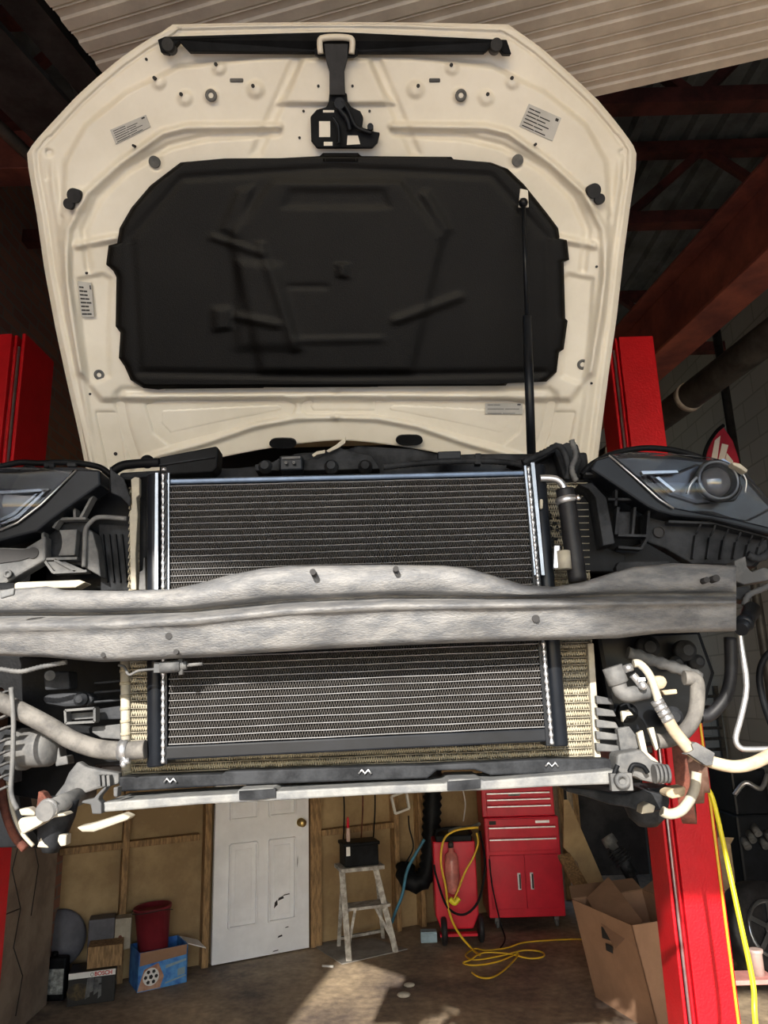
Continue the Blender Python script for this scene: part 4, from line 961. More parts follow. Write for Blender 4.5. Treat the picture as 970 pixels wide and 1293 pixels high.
ptube('aircon_hose', [(843, 908), (851, 922), (862, 936), (872, 947), (887, 957), (905, 964), (928, 968), (950, 964), (975, 952), (1000, 936)], 1.26, .0100, beige, car, n=14)
pslab('pipe_bracket', [(874, 940), (879, 937), (903, 951), (900, 966), (892, 967), (870, 952), (866, 953), (876, 947)], 1.245, .02, greyp, car, bevel=.003)
ptube('corrugated_hose', [(793, 824), (808, 828), (823, 834), (844, 840), (866, 848), (885, 856)], 1.33, .0115, greyp, car, ridge=.010)
ptube('heater_hose', [(864, 856), (878, 858), (881, 875), (877, 905), (863, 925), (845, 934), (830, 936)], 1.31, .0125, rubber_dust, car, n=16)
ptube('bypass_hose', [(922, 805), (923, 850), (916, 880), (898, 902), (885, 905)], 1.42, .0115, rubber, car, n=16)
ptube('brake_line', [(933, 790), (937, 820), (943, 866), (936, 905), (929, 932), (935, 944), (950, 946), (990, 945)], 1.27, .0048, alu, car, sub=3)
ptube('air_hose', [(1000, 800), (968, 828), (959, 855), (966, 892), (978, 925)], 1.38, .006, plastic, car)
pslab('coupling_disc', [(822, 862), (828, 853), (840, 853), (845, 862), (840, 870), (828, 872)], 1.30, .03, beige, car, bevel=.006)
pslab('coupling_tail', [(836, 872), (855, 870), (856, 876), (840, 878)], 1.30, .02, beige, car)
pslab('alternator', [(752, 800), (885, 794), (905, 850), (890, 900), (860, 940), (800, 946), (770, 900)], 1.45, .08, blk_metal, car, bevel=.01)
for i, (x, y, r) in enumerate(((815, 818, .022), (862, 822, .020), (850, 838, .014), (876, 836, .014), (790, 900, .018), (845, 905, .02))): MB().lathe([(r, 0), (r * .95, .02), (r * .5, .022), (r * .5, .03)], P(x, y, 1.42), (0, -1, 0), 22).build('pulley', dusty, car)
for i in range(5): pslab('tank_rib', [(753, 878 + 15 * i), (772 + 3 * i, 882 + 15 * i), (776 + 3 * i, 890 + 15 * i), (754, 889 + 15 * i)], 1.32, .03, greyp, car, bevel=.002)
pslab('tank_bracket', [(780, 920), (795, 917), (812, 940), (800, 950), (784, 948)], 1.31, .02, greyp, car)
pslab('broken_plastic', [(805, 926), (812, 922), (818, 950), (832, 962), (826, 966), (812, 955)], 1.29, .01, creamp, car, bevel=.001)
pslab('broken_plastic', [(819, 920), (826, 918), (832, 945), (829, 948)], 1.29, .01, creamp, car, bevel=.001)
pslab('broken_plastic', [(785, 898), (794, 896), (800, 903), (792, 904), (787, 912)], 1.30, .01, creamp, car, bevel=.001)
m_ = MB(); m_.slab(px([(780, 952), (810, 946), (824, 960), (842, 966), (847, 976), (846, 988), (830, 990), (812, 986), (800, 980), (786, 984), (778, 972)], 1.27), (0, .05, 0)); m_.build('bracket_casting', greyp, car, bevel=.005)
m_ = MB()
for i in range(4): m_.lathe([(.0145, 0), (.0145, .004)], P(826 + 5 * i, 977, 1.255), (1, 0, 0), 18)
m_.build('ribbed_boot', greyp, car)
m_ = MB(); m_.tube([P(795, 975, 1.255), P(800, 966, 1.255), P(812, 968, 1.255), P(818, 976, 1.255)], .004); m_.tube([P(780, 966, 1.25), P(776, 978, 1.25), P(780, 988, 1.25)], .004); m_.build('wire_clip', plastic, car)
m_ = MB(); m_.lathe([(.012, 0), (.012, .012), (.006, .012), (.006, .004)], P(784, 985, 1.245), (0, -1, 0), 18); m_.box(P(784, 987, 1.25), (.034, .012, .026)); m_.build('mount_bushing', greyp, car)
m_ = MB(); m_.slab(px([(715, 994), (750, 997), (790, 1003), (812, 997), (838, 1003), (836, 1024), (812, 1026), (795, 1020), (770, 1016), (740, 1006), (716, 1000)], 1.45), (0, .12, 0)); m_.build('control_arm', dusty, car, bevel=.006)
m_ = MB(); m_.lathe([(.045, .03), (.045, .0), (.034, -.03), (.018, -.045)], P(815, 1012, 1.55), (0, 0, 1), 24); m_.build('ball_joint', dusty, car)
pslab('joint_boot', [(812, 1018), (820, 1014), (828, 1018), (826, 1026), (810, 1028)], 1.42, .03, creamp, car)
pslab('caliper_bracket', [(842, 1000), (852, 995), (867, 993), (866, 1006), (850, 1009), (842, 1006)], 1.42, .04, beige, car, bevel=.004)
ptube('disc_shield', [(880, 975), (876, 1000), (862, 1022), (846, 1028), (836, 1024)], 1.40, .009, creamp, car)

# ================================================================== WORKSHOP CLUTTER
UZ = Vector((0, 0, 1))
# --- rolling tool cabinet and top chest -----
TY = 6.72
def tool_box(name, corners, Y, depth, label, rowsdef, doors=False):
    xs0, xs1 = P(corners[0][0], corners[0][1], Y).x, P(corners[1][0], corners[0][1], Y).x
    zt, zb = P(*corners[0], Y).z, P(*corners[2], Y).z
    t = empty(name, ((xs0 + xs1) / 2, Y + depth / 2, zb), label, 'tool chest')
    MB().box(((xs0 + xs1) / 2, Y + depth / 2, (zt + zb) / 2), (xs1 - xs0, depth, zt - zb)).build('body', tool_red, t, bevel=.008)
    return t, xs0, xs1, zt, zb
zbot = .11
cab, x0, x1, zt, zb = tool_box('tool_cabinet', [(611, 1033), (705, 1033), (613, 1160)], TY, .42, 'tall red rolling tool cabinet with two doors, standing against the back wall', None)
w = x1 - x0
def drawer(parent, xa, xb, z0, z1, Y, door=False):
    d = MB(); d.box(((xa + xb) / 2, Y - .008, (z0 + z1) / 2), (xb - xa, .018, z1 - z0)); d = d.build('door' if door else 'drawer', tool_red, parent, bevel=.003)
    if not door:
        MB().box(((xa + xb) / 2, Y - .020, z1 - .010), (xb - xa - .01, .014, .012)).build('pull_strip', alu, d, bevel=.002)
    return d
H = zt - zb
for f0, f1 in ((.80, .91), (.66, .79)): drawer(cab, x0 + .03, x1 - .03, zb + H * f0, zb + H * f1, TY)
MB().box(((x0 + x1) / 2, TY - .006, zb + H * .95), (w - .06, .014, H * .07)).build('top_rail', tool_red, cab, bevel=.002)
for s_, (a, b) in enumerate(((x0 + .03, (x0 + x1) / 2 - .003), ((x0 + x1) / 2 + .003, x1 - .03))):
    d = drawer(cab, a, b, zb + H * .09, zb + H * .62, TY, True)
    hx = b - .05 if s_ == 0 else a + .05
    MB().box((hx, TY - .020, zb + H * .36), (.028, .012, .13)).build('handle', alu, d, bevel=.003); MB().box((hx + .004, TY - .0275, zb + H * .36), (.012, .004, .11)).build('handle_slot', ink, d)
MB().box((x1 - .14, TY - .015, zb + H * .95), (.12, .006, .022)).build('maker_badge', alu, cab, bevel=.002); MB().box((x0 + .07, TY - .015, zb + H * .95), (.06, .006, .03)).build('lock_plate', steel_dk, cab, bevel=.002)
for cx in (x0 + .07, x1 - .07):
    for cy in (TY + .06, TY + .36):
        m_ = MB(); m_.lathe([(.032, -.012), (.035, -.008), (.035, .008), (.032, .012)], (cx, cy, .036), (1, 0, .0), 20); m_.box((cx, cy, .07), (.04, .05, .03)); m_.bar((cx - .018, cy, .036), (cx - .018, cy, .08), .004, .03); m_.bar((cx + .018, cy, .036), (cx + .018, cy, .08), .004, .03)
        m_.box((cx, cy, (zb + .075) / 2), (.03, .03, max(.01, zb - .07))); m_.build('caster', greyp, cab)
ch, cx0, cx1, czt, czb = tool_box('tool_chest', [(607, 992), (698, 992), (608, 1034)], TY + .02, .36, 'red top chest with shallow drawers on the rolling tool cabinet', None)
czb = zt + .001; 
for c_ in ch.children: bpy.data.objects.remove(c_)
czt = P(650, 985, TY).z; ch.location = ((cx0 + cx1) / 2, TY + .2, czb)
MB().box(((cx0 + cx1) / 2, TY + .20, (czt + czb) / 2), (cx1 - cx0, .36, czt - czb)).build('body', tool_red, ch, bevel=.008)
hh = P(650, 999, TY).z - czb
for f0, f1 in ((.08, .46), (.50, .72), (.76, .97)): drawer(ch, cx0 + .04, cx1 - .03, czb + hh * f0, czb + hh * f1, TY + .02)
MB().box(((cx0 + cx1) / 2 - .03, TY - .002, czb + hh * .86), (.10, .004, .018)).build('maker_badge', greyp, ch)

# --- red cart with bottle jack cylinder -----
CY = 6.42
fx0, fx1 = P(548, 1100, CY).x, P(602, 1100, CY).x; z0, z1 = .10, P(575, 1062, CY).z
cart = empty('tank_cart', ((fx0 + fx1) / 2, CY + .15, 0), 'red wheeled cart with black handle and draped hoses, left of the tool cabinet', 'cart')
MB().slab([(fx0, CY, z1), (fx1, CY, z1), (fx1 - .0, CY, z0 + .1), (fx1 - .05, CY, z0), (fx0 + .04, CY, z0), (fx0 + .0, CY, z0 + .1)], (0, .30, 0)).build('body', tool_red, cart, bevel=.012)
MB().box(((fx0 + fx1) / 2, CY + .14, z1 + .02), (fx1 - fx0 - .05, .30, .05)).build('top_tray', plastic, cart, bevel=.01)
m_ = MB(); m_.tube([(fx0 + .05, CY + .1, z1), (fx0 + .05, CY - .02, z1 + .09), (fx1 - .08, CY - .02, z1 + .10), (fx1 - .02, CY + .1, z1 + .04)], .013); m_.build('handle', plastic, cart)
for cx in (fx0 + .06, fx1 + .01):
    m_ = MB(); m_.lathe([(.03, -.022), (.085, -.022), (.10, -.012), (.10, .012), (.085, .022), (.03, .022)], (cx, CY - .03 if cx < 0.5 else CY + .02, .10), (1, 0, 0), 28); m_.build('wheel', rubber, cart)
MB().box(((fx0 + fx1) / 2, CY - .03, .075), (fx1 - fx0 - .05, .06, .02)).build('foot_bar', tool_red, cart)
m_ = MB(); a = P(572, 1122, CY - .06); m_.lathe([(.01, 0), (.05, .02), (.055, .05), (.055, .24), (.045, .29), (.02, .31), (.02, .34)], (a.x, a.y, a.z - .04), (0, 0, 1), 24)
ext = tag(m_.build('gas_cylinder', mat('faded_red', (.60, .20, .17), .3, 0, .2, 10)), 'short pinkish red gas cylinder strapped to the front of the red cart', 'gas cylinder')
MB().lathe([(.022, 0), (.022, .03), (.008, .05)], (a.x, a.y, a.z + .30), (0, 0, 1), 16).build('valve', steel_dk, ext)
def cable(name, pts, r, m, label, cat, group=None, **kw):
    return tag(MB().tube([Vector(p) for p in pts], r, **kw).build(name, m), label, cat, group)
def C(x, y, Y): return P(x, y, Y)
cable('hose', [C(604, 1045, CY - .12), C(590, 1046, CY - .12), C(572, 1050, CY - .12), C(560, 1062, CY - .12), C(557, 1090, CY - .12), C(563, 1120, CY - .12), C(566, 1145, CY - .12), C(572, 1165, CY - .12), C(582, 1182, CY - .10), PZ(597, 1199, .012), PZ(606, 1206, .012)], .009, yellow, 'orange-yellow hose looping down the front of the red cart', 'hose')
cable('hose', [C(602, 1052, CY - .13), C(604, 1065, CY - .13), C(598, 1082, CY - .13), C(588, 1100, CY - .13), C(580, 1120, CY - .13), C(572, 1140, CY - .14)], .008, yellow, 'short orange hose hanging from the right of the cart handle', 'hose')
tag(MB().tube([C(568, 1135, CY - .16), C(574, 1140, CY - .16), C(580, 1134, CY - .16)], .02, n=12).build('hose_coupling', yellow2), 'bright yellow coupling knob on the cart front', 'hose coupling')
cable('rubber_hose', [C(548, 1092, CY - .10), C(552, 1110, CY - .13), C(565, 1145, CY - .12), C(585, 1155, CY - .12), C(603, 1140, CY - .12), C(611, 1110, CY - .1), C(612, 1080, CY - .05), C(606, 1050, CY - .12)], .009, plastic, 'black hose looping across the red cart', 'hose')
cable('power_cord', [C(618, 1085, TY - .10), C(622, 1120, TY - .10), C(632, 1165, TY - .10), PZ(638, 1185, .01), PZ(632, 1197, .01)], .006, plastic, 'thin black cord hanging between the cart and the tool cabinet', 'cord')
cable('grey_hose', [C(606, 1040, CY - .03), C(596, 1044, CY - .06), C(580, 1046, CY - .05), C(566, 1050, CY - .05)], .014, rubber_dust, 'grey hose lying on the handle of the red cart', 'hose')
# extension cord on floor
cord = [(700, 1187), (680, 1185), (660, 1184)]
pts = []
pts += [PZ(763, 1190, .008), PZ(735, 1186, .008), PZ(700, 1187, .008), PZ(662, 1190, .008), PZ(640, 1197, .010), PZ(614, 1200, .012), PZ(600, 1198, .012), PZ(588, 1206, .012), PZ(600, 1212, .012), PZ(632, 1207, .014), PZ(662, 1200, .014), PZ(684, 1202, .010), PZ(686, 1208, .010), PZ(668, 1210, .012), PZ(640, 1204, .02), PZ(610, 1203, .02), PZ(594, 1212, .02), PZ(585, 1216, .012), PZ(600, 1219, .010), PZ(630, 1214, .012), PZ(655, 1204, .02), PZ(640, 1222, .010), PZ(622, 1234, .010), PZ(606, 1234, .010), PZ(596, 1228, .010)]
cable('extension_cord', pts, .006, yellow, 'yellow extension cord tangled on the floor before the tool cabinet', 'cord')
m_ = MB(); a = PZ(542, 1190, 0); m_.box(a + Vector((0, .03, .035)), (.13, .09, .07)); sp = tag(m_.build('small_box', blue_lt, bevel=.006), 'small pale blue box on the floor beside the cart wheel', 'box'); MB().box(a + Vector((0, .03, .074)), (.125, .085, .008)).build('lid', blue_lt, sp, bevel=.003)

# --- big black flexible exhaust duct -----
DYw = 6.75
cable('exhaust_duct', [C(548, 960, DYw), C(545, 1040, DYw), C(543, 1080, DYw - .03), C(538, 1105, DYw - .06), C(525, 1115, DYw - .08), C(513, 1108, DYw - .06), C(512, 1095, DYw)], .085, plastic, 'fat black flexible exhaust duct hanging against the back wall, its end curled up', 'duct', n=20, ridge=.03)
cable('blue_air_line', [C(536, 1060, 6.45), C(524, 1080, 6.45), C(514, 1100, 6.45), C(508, 1130, 6.45), C(500, 1150, 6.45), C(495, 1165, 6.47)], .012, mat('blue_hose', (.05, .20, .30), .5), 'blue air line hanging below the curl of the black duct', 'air line')
cable('wall_cable', [C(516, 1030, 6.5), C(517, 1045, 6.5), C(522, 1070, 6.5), C(512, 1090, 6.5)], .006, plastic, 'thin black cable hanging on the wall left of the duct', 'cable')
def hanging(xs, y0, y1, label, m=plastic, r=.006):
    a = wx(xs, y0); b = wx(xs + 2, y1)
    cable('hanging_cable', [wallp(a.x, a.z, .11), wallp(a.x + .02, (a.z + b.z) / 2, .12), wallp(b.x, b.z, .11)], r, m, label, 'cable')
hanging(424, 960, 1075, 'dark cable hanging on the wall just left of the black case')
hanging(447, 955, 1060, 'reddish brown cable hanging on the wall behind the black case', rust)
hanging(462, 950, 1065, 'dark cable hanging on the wall right of the black case')
hanging(575, 990, 1035, 'pale cable hanging above the red cart', white_ink)

# --- stepladder, black case, screwdriver -----
LYc = 6.12
top_z = P(450, 1099, LYc).z
f0, f1 = PZ(441, 1214), PZ(500, 1202)
lad = empty('step_ladder', (f0.x * .5 + f1.x * .5, f0.y + .12, 0), 'paint-splattered grey wooden step stool holding the black case', 'step stool')
tl, trr = P(432, 1099, LYc), P(474, 1094, LYc + .08)
back = Vector((-.10, .34, 0))
for a, b in ((f0, tl), (f1, trr)):
    MB().bar(a + UZ * .0, b, .045, .03, up=(0, 1, 0)).build('front_leg', ladder_m, lad, bevel=.003)
for a, b in ((f0 + back, tl + Vector((0, .14, 0))), (f1 + back, trr + Vector((0, .14, 0)))):
    MB().bar((a.x, a.y, 0), b, .03, .025, up=(0, 1, 0)).build('rear_leg', ladder_m, lad, bevel=.003)
ctop = (tl + trr) / 2 + Vector((0, .08, .0)); dtop = (trr - tl); yawl = math.atan2(dtop.y, dtop.x); RZ = Matrix.Rotation(yawl, 3, 'Z')
MB().box(ctop, (dtop.length + .08, .24, .03), RZ).build('top_step', ladder_m, lad, bevel=.004)
ma, mb_ = f0.lerp(tl, .55), f1.lerp(trr, .55)
MB().box((ma + mb_) / 2 + Vector((0, .07, 0)), ((mb_ - ma).length + .04, .16, .022), RZ).build('step', ladder_m, lad, bevel=.003)
for s_ in (0, 1):
    base = (f0.lerp(tl, .12) if s_ == 0 else f1.lerp(trr, .12)); up_ = (ma.lerp(mb_, .25) if s_ == 0 else ma.lerp(mb_, .75))
    MB().bar(base, up_, .02, .015, up=(0, 1, 0)).build('brace', ladder_m, lad)
MB().bar(f0.lerp(tl, .1) + back * .95, f1.lerp(trr, .1) + back * .95, .03, .02).build('rear_rail', ladder_m, lad)
cs = empty('battery', ctop + UZ * .016, 'black car battery with carrying rim on top of the grey step stool', 'battery')
hz = P(450, 1066, LYc).z - ctop.z
MB().box(ctop + UZ * (.016 + hz * .42), (.27, .18, hz * .84), RZ).build('case', plastic, cs, bevel=.008)
MB().box(ctop + UZ * (.016 + hz * .88), (.29, .20, hz * .14), RZ).build('lid', plastic, cs, bevel=.006)
MB().box(ctop + RZ @ Vector((-.11, -.093, .016 + hz * .65)), (.03, .004, .07), RZ).build('sticker', white_ink, cs)
a = ctop + RZ @ Vector((-.09, -.02, .016 + hz * .955))
sc_ = empty('grease_tube', a, 'slim red and white tube standing upright on the black battery', 'tube')
MB().lathe([(.014, 0), (.016, .01), (.015, .09), (.012, .10)], a, (0, 0, 1), 16).build('body', mat('pink_white', (.70, .50, .42), .5), sc_)
MB().lathe([(.012, .10), (.010, .16), (.005, .18)], a, (0, 0, 1), 14).build('cap', tool_red, sc_)
# flattened cardboard
mm = [PZ(393, 1193), PZ(470, 1185), PZ(515, 1199), PZ(432, 1218)]
m_ = MB(); m_.slab([p + UZ * .006 for p in mm], -UZ * .006); tag(m_.build('floor_mat', mat('grey_card', (.30, .28, .25), .85, 0, .15, 6)), 'flattened grey cardboard sheet under the step stool', 'cardboard sheet')
# white bracket on wall
a = wx(496, 1012); wb_ = MB(); q = [(-.07, .06), (.06, .09), (.08, -.05), (-.04, -.08)]
for i in range(4):
    p_, r_ = q[i], q[(i + 1) % 4]; wb_.bar(wallp(a.x + p_[0], a.z + p_[1], .13), wallp(a.x + r_[0], a.z + r_[1], .13), .018, .02, up=WALLN)
tag(wb_.build('wall_bracket', white_paint), 'small white square bracket hanging on the wall studs', 'bracket')

# --- left pile -----------------------------------------------------
def box_on(name, c, size, yaw, m, bevel=.003, parent=None):
    Rz = Matrix.Rotation(yaw, 3, 'Z'); return MB().box(Vector(c) + UZ * size[2] / 2, size, Rz).build(name, m, parent, bevel), Rz
YW = math.atan(.25)
# black boxed tool (BOSCH)
A_, B_ = PZ(84, 1272), PZ(144, 1264); cb = (A_ + B_) / 2; dv = (B_ - A_).normalized(); nv = Vector((dv.y, -dv.x, 0)); wB = (B_ - A_).length
hB = P(84, 1230, A_.y).z
bx = empty('tool_carton', cb - nv * .1, 'black BOSCH carton with white top band on the floor, under the wooden crate', 'carton')
MB().slab([A_, B_, B_ + UZ * hB, A_ + UZ * hB], -nv * .2).build('carton_body', mat('glossy_black_card', (.015, .014, .014), .35, 0, .2, 6), bx, bevel=.003)
m_ = MB(); m_.slab([A_ + nv * .002 + UZ * hB * .82, B_ + nv * .002 + UZ * hB * .82, B_ + nv * .002 + UZ * hB, A_ + nv * .002 + UZ * hB], -nv * .001); m_.build('white_band', white_ink, bx)
text('brand_name', 'BOSCH', A_.lerp(B_, .74) + nv * .003 + UZ * hB * .905, dv, UZ, .034, red_ink, bx, bold=.0008)
m_ = MB(); c0 = A_.lerp(B_, .50) + nv * .003 + UZ * hB * .905; m_.tube([c0 + (dv * math.cos(t) + UZ * math.sin(t)) * .010 for t in [i * math.pi / 6 for i in range(13)]], .0012, n=5, sub=1); m_.build('brand_ring', ink, bx)
m_ = MB()
for (u, z, s1_, s2_) in ((.46, .55, .05, .10), (.60, .5, .03, .09), (.62, .68, .05, .04), (.42, .35, .03, .07), (.68, .35, .02, .08)):
    c0 = A_.lerp(B_, u) + nv * .002 + UZ * hB * z; m_.slab([c0 - dv * s1_ / 2 - UZ * s2_ / 2, c0 + dv * s1_ / 2 - UZ * s2_ / 2 * .6, c0 + dv * s1_ / 2 + UZ * s2_ / 2, c0 - dv * s1_ / 3 + UZ * s2_ / 2], -nv * .001)
m_.build('printed_tool', greyp, bx)
m_ = MB(); c0 = A_.lerp(B_, .22) + nv * .0018 + UZ * hB * .42; m_.slab([c0 + dv * .07 * math.cos(t) + UZ * .05 * math.sin(t) for t in [i * math.pi / 10 for i in range(20)]], -nv * .001); m_.build('printed_glow', mat('amber_print', (.08, .05, .012), .5, 0, .4, 20), bx)
# crate above
top = cb - nv * .10 + UZ * hB
wc, _ = box_on('wooden_crate', top + dv * .07 + UZ * .002 - nv * .02, (.22, .16, .13), math.atan2(dv.y, dv.x), wood); tag(wc, 'low brown wooden crate sitting on the black carton', 'crate')
m_ = MB(); cc = P(86, 1178, cb.y + .35); m_.lathe([(.17, 0), (.185, .01), (.185, .05), (.17, .06), (.06, .065)], cc + Vector((-.02, -.15, 0)) + Vector((0, .03, .0)), (.35, -1, .15), 32)
tag(m_.build('wheel_cover', mat('dull_grey_plastic', (.10, .10, .12), .6)), 'large round grey disc leaning against the corner behind the boxes', 'wheel cover')
A2 = A_ + Vector((.06, .22, 0)); pc = empty('metal_cabinet_box', A2 + Vector((.1, .1, 0)), 'grey metal box standing behind the black carton, its beige face to the right', 'box')
zt2 = P(100, 1157, A2.y + .1).z; MB().slab([A2 - dv * .03, A2 + dv * .14, A2 + dv * .14 + UZ * zt2, A2 - dv * .03 + UZ * zt2], -nv * .13).build('box_body', mat('grey_cabinet', (.09, .09, .11), .5), pc, bevel=.004)
MB().slab([A2 + dv * .142 - UZ * -zt2 * .52, A2 + dv * .25 + UZ * zt2 * .55, A2 + dv * .25 + UZ * zt2 * .98, A2 + dv * .142 + UZ * zt2 * .98], -nv * .11).build('beige_face', mat('beige_metal', (.36, .32, .25), .5), pc, bevel=.003)
MB().cyl(A2 + dv * .18 + UZ * zt2 * .72 + nv * .004, A2 + dv * .18 + UZ * zt2 * .72 - nv * .01, .012).build('knob', rust, pc)
m_ = MB(); a = P(135, 1175, cb.y + .2); m_.slab([P(x, y, cb.y + .40) for x, y in ((125, 1158), (148, 1162), (149, 1190), (143, 1190), (133, 1180), (128, 1170))], (0, .02, 0)); m_.slab([P(x, y, cb.y + .40) for x, y in ((140, 1185), (149, 1185), (149, 1235), (140, 1235))], (0, .02, 0)); tag(m_.build('sheet_offcut', greyp), 'curved grey sheet offcut leaning beside the beige box', 'offcut')
# bottle at far left
a = PZ(69, 1266) + Vector((-.012, 0, 0)); bo = empty('oil_bottle', a, 'dark flat oil bottle with pale label at the foot of the concrete pier', 'bottle')
MB().box(a + Vector((0, .05, .13)), (.13, .08, .26)).build('bottle_body', plastic, bo, bevel=.015)
MB().box(a + Vector((0, .008, .12)), (.11, .004, .15)).build('label', mat('grey_label', (.35, .36, .34), .5, 0, .3, 30), bo)
MB().lathe([(.02, .26), (.02, .285)], a + Vector((-.03, .05, 0)), (0, 0, 1), 16).build('cap', plastic, bo)
# blue box + bucket
A3, B3 = PZ(173, 1254), PZ(236, 1240); d3 = (B3 - A3).normalized(); n3 = Vector((d3.y, -d3.x, 0)); h3 = P(173, 1205, A3.y).z; h3b = P(236, 1191, B3.y).z; hh3 = (h3 + h3b) / 2
b3 = empty('carton', (A3 + B3) / 2, 'open blue printed carton holding the dark red bucket', 'carton'); w3 = (B3 - A3).length
blue_card = MB(); t_ = .008; D3 = .24
for p, q_, nn_ in ((A3, B3, -n3 * t_), (A3 - n3 * D3, B3 - n3 * D3, -n3 * t_), (A3, A3 - n3 * D3, d3 * t_), (B3, B3 - n3 * D3, -d3 * t_)): blue_card.slab([p, q_, q_ + UZ * hh3, p + UZ * hh3], nn_)
blue_card.slab([A3 + UZ * .004, B3 + UZ * .004, B3 - n3 * D3 + UZ * .004, A3 - n3 * D3 + UZ * .004], UZ * .005)
blue_card.build('carton_body', blue_m, b3)
F = lambda u, v, o=.002: A3.lerp(B3, u) + UZ * hh3 * v + n3 * o
m_ = MB(); m_.slab([F(0.03, .66), F(.97, .74), F(.98, 1.0), F(.03, 1.0)], -n3 * .001); m_.build('bare_band', card, b3)
m_ = MB(); m_.slab([F(0.0, .02), F(.45, .02), F(.52, .30), F(.40, .66), F(.12, .55)], -n3 * .0008); m_.build('printed_patch', mat('brown_print', (.30, .12, .07), .5, 0, .4, 20, col2=(.5, .3, .2)), b3)
m_ = MB(); cc = F(.26, .34, .003); m_.slab([cc + (d3 * math.cos(t) + UZ * math.sin(t)) * .055 for t in [i * math.pi / 12 for i in range(24)]], -n3 * .0008); m_.build('printed_disc', white_ink, b3)
m_ = MB()
for i in range(6):
    t0 = i * math.pi / 3; c1 = cc + n3 * .001 + (d3 * math.cos(t0) + UZ * math.sin(t0)) * (.036); m_.slab([c1 + (d3 * math.cos(t) + UZ * math.sin(t)) * .013 for t in [t0 + k_ * math.pi * 2 / 5 for k_ in range(5)]], -n3 * .0005)
m_.slab([cc + n3 * .001 + (d3 * math.cos(t) + UZ * math.sin(t)) * .015 for t in [k_ * math.pi * 2 / 5 for k_ in range(5)]], -n3 * .0005); m_.build('disc_spokes', ink, b3)
m_ = MB(); m_.slab([F(.55, .48), F(.97, .58), F(.97, .64), F(.55, .56)], -n3 * .0006); m_.slab([F(.55, .08), F(.97, .18), F(.97, .22), F(.55, .12)], -n3 * .0006); m_.slab([F(.80, .22), F(.95, .24), F(.95, .42), F(.80, .40)], -n3 * .0006); m_.build('printed_stripe', blue_lt, b3)
m_ = MB(); m_.slab([B3 + UZ * hh3, B3 - n3 * .2 + UZ * hh3, B3 - n3 * .16 + d3 * .12 + UZ * (hh3 * .85), B3 + d3 * .13 + UZ * (hh3 * .78)], (0, 0, .006)); m_.build('open_flap', white_ink, b3)
ctr = (A3 + B3) / 2 - n3 * .125 - d3 * .03; ax = Vector((-.06, 0, 1)).normalized(); zc = P(200, 1143, ctr.y).z
bk = empty('bucket', ctr + UZ * .03, 'dark red plastic bucket tilted inside the blue carton', 'bucket')
m_ = MB(); Lb = zc - .03; m_.lathe([(.085, 0), (.125, Lb), (.132, Lb), (.132, Lb - .02), (.127, Lb - .02)], ctr + UZ * .03, ax, 32, cap=False); m_.lathe([(.08, .0), (.118, Lb - .03)], ctr + UZ * .03, ax, 32); m_.build('bucket_body', bucket_m, bk)
m_ = MB(); cR = ctr + UZ * .03 + ax * (Lb - .03); m_.tube([cR + Vector((-.142, 0, 0)), cR + Vector((-.10, -.13, .01)), cR + Vector((0, -.165, .02)), cR + Vector((.10, -.13, .03)), cR + Vector((.142, 0, 0))], .003); m_.build('handle', steel_dk, bk)

# --- right pile ------------------------------------------------------
# big open cardboard box beside the post
c0 = PZ(833, 1300) + Vector((-.03, -.1, 0)); hb = P(812, 1168, c0.y).z
e1 = Vector((-.33, .94, 0)).normalized() * .62; e2 = Vector((.95, .32, 0)).normalized() * .55
cbx = empty('cardboard_box', c0 + (e1 + e2) / 2, 'big open brown cardboard box on the floor, left of the red lift post', 'cardboard box')
q = [c0, c0 + e2, c0 + e1 + e2, c0 + e1]; m_ = MB(); cen = c0 + (e1 + e2) / 2
lean = Vector((-.10, 0, 0))
for i in range(4):
    a, b = q[i], q[(i + 1) % 4]; n_ = ((a + b) / 2 - cen).normalized()
    m_.slab([a, b, b + UZ * hb + lean, a + UZ * hb + lean], -n_ * .008)
m_.slab([p + UZ * .01 for p in q], -UZ * .008); m_.build('box_walls', card, cbx)
def flap(a, b, dirv, L):
    m_ = MB(); d_ = dirv.normalized() * L; m_.slab([a, b, b.lerp(a, .04) + d_, a.lerp(b, .04) + d_], Vector((0, 0, .006))); m_.build('flap', card_dk, cbx)
T = [p + UZ * hb + lean for p in q]
flap(T[3], T[0], Vector((-.8, 0, -.15)) , .30) if False else None
m_ = MB(); fl = [P(777, 1198, c0.y + .05), P(811, 1164, c0.y + .2), P(768, 1108, c0.y + .75), P(741, 1134, c0.y + .6)]; m_.slab(fl, (0.004, .006, .004)); m_.build('flap', card, cbx)
flap(T[2], T[3], Vector((0, .8, .25)), .14); flap(T[1], T[2], Vector((.5, .2, .3)), .20)
m_ = MB(); sd_ = (q[3] - q[0]).normalized(); no = Vector((sd_.y * -1, sd_.x, 0)); 
if (q[0] - cen).dot(no) < 0: no = -no
cM = q[0].lerp(q[3], .45) + UZ * hb * .80 + lean * .8 + no * .003
m_.slab([cM - sd_ * .06 - UZ * .03, cM + sd_ * .06 - UZ * .04, cM + sd_ * .06 + UZ * .03, cM - sd_ * .06 + UZ * .05], no * .001); m_.slab([cM - sd_ * .04 - UZ * .10, cM + sd_ * .03 - UZ * .10, cM + sd_ * .03 - UZ * .06, cM - sd_ * .04 - UZ * .06], no * .001); m_.build('printed_mark', ink, cbx)
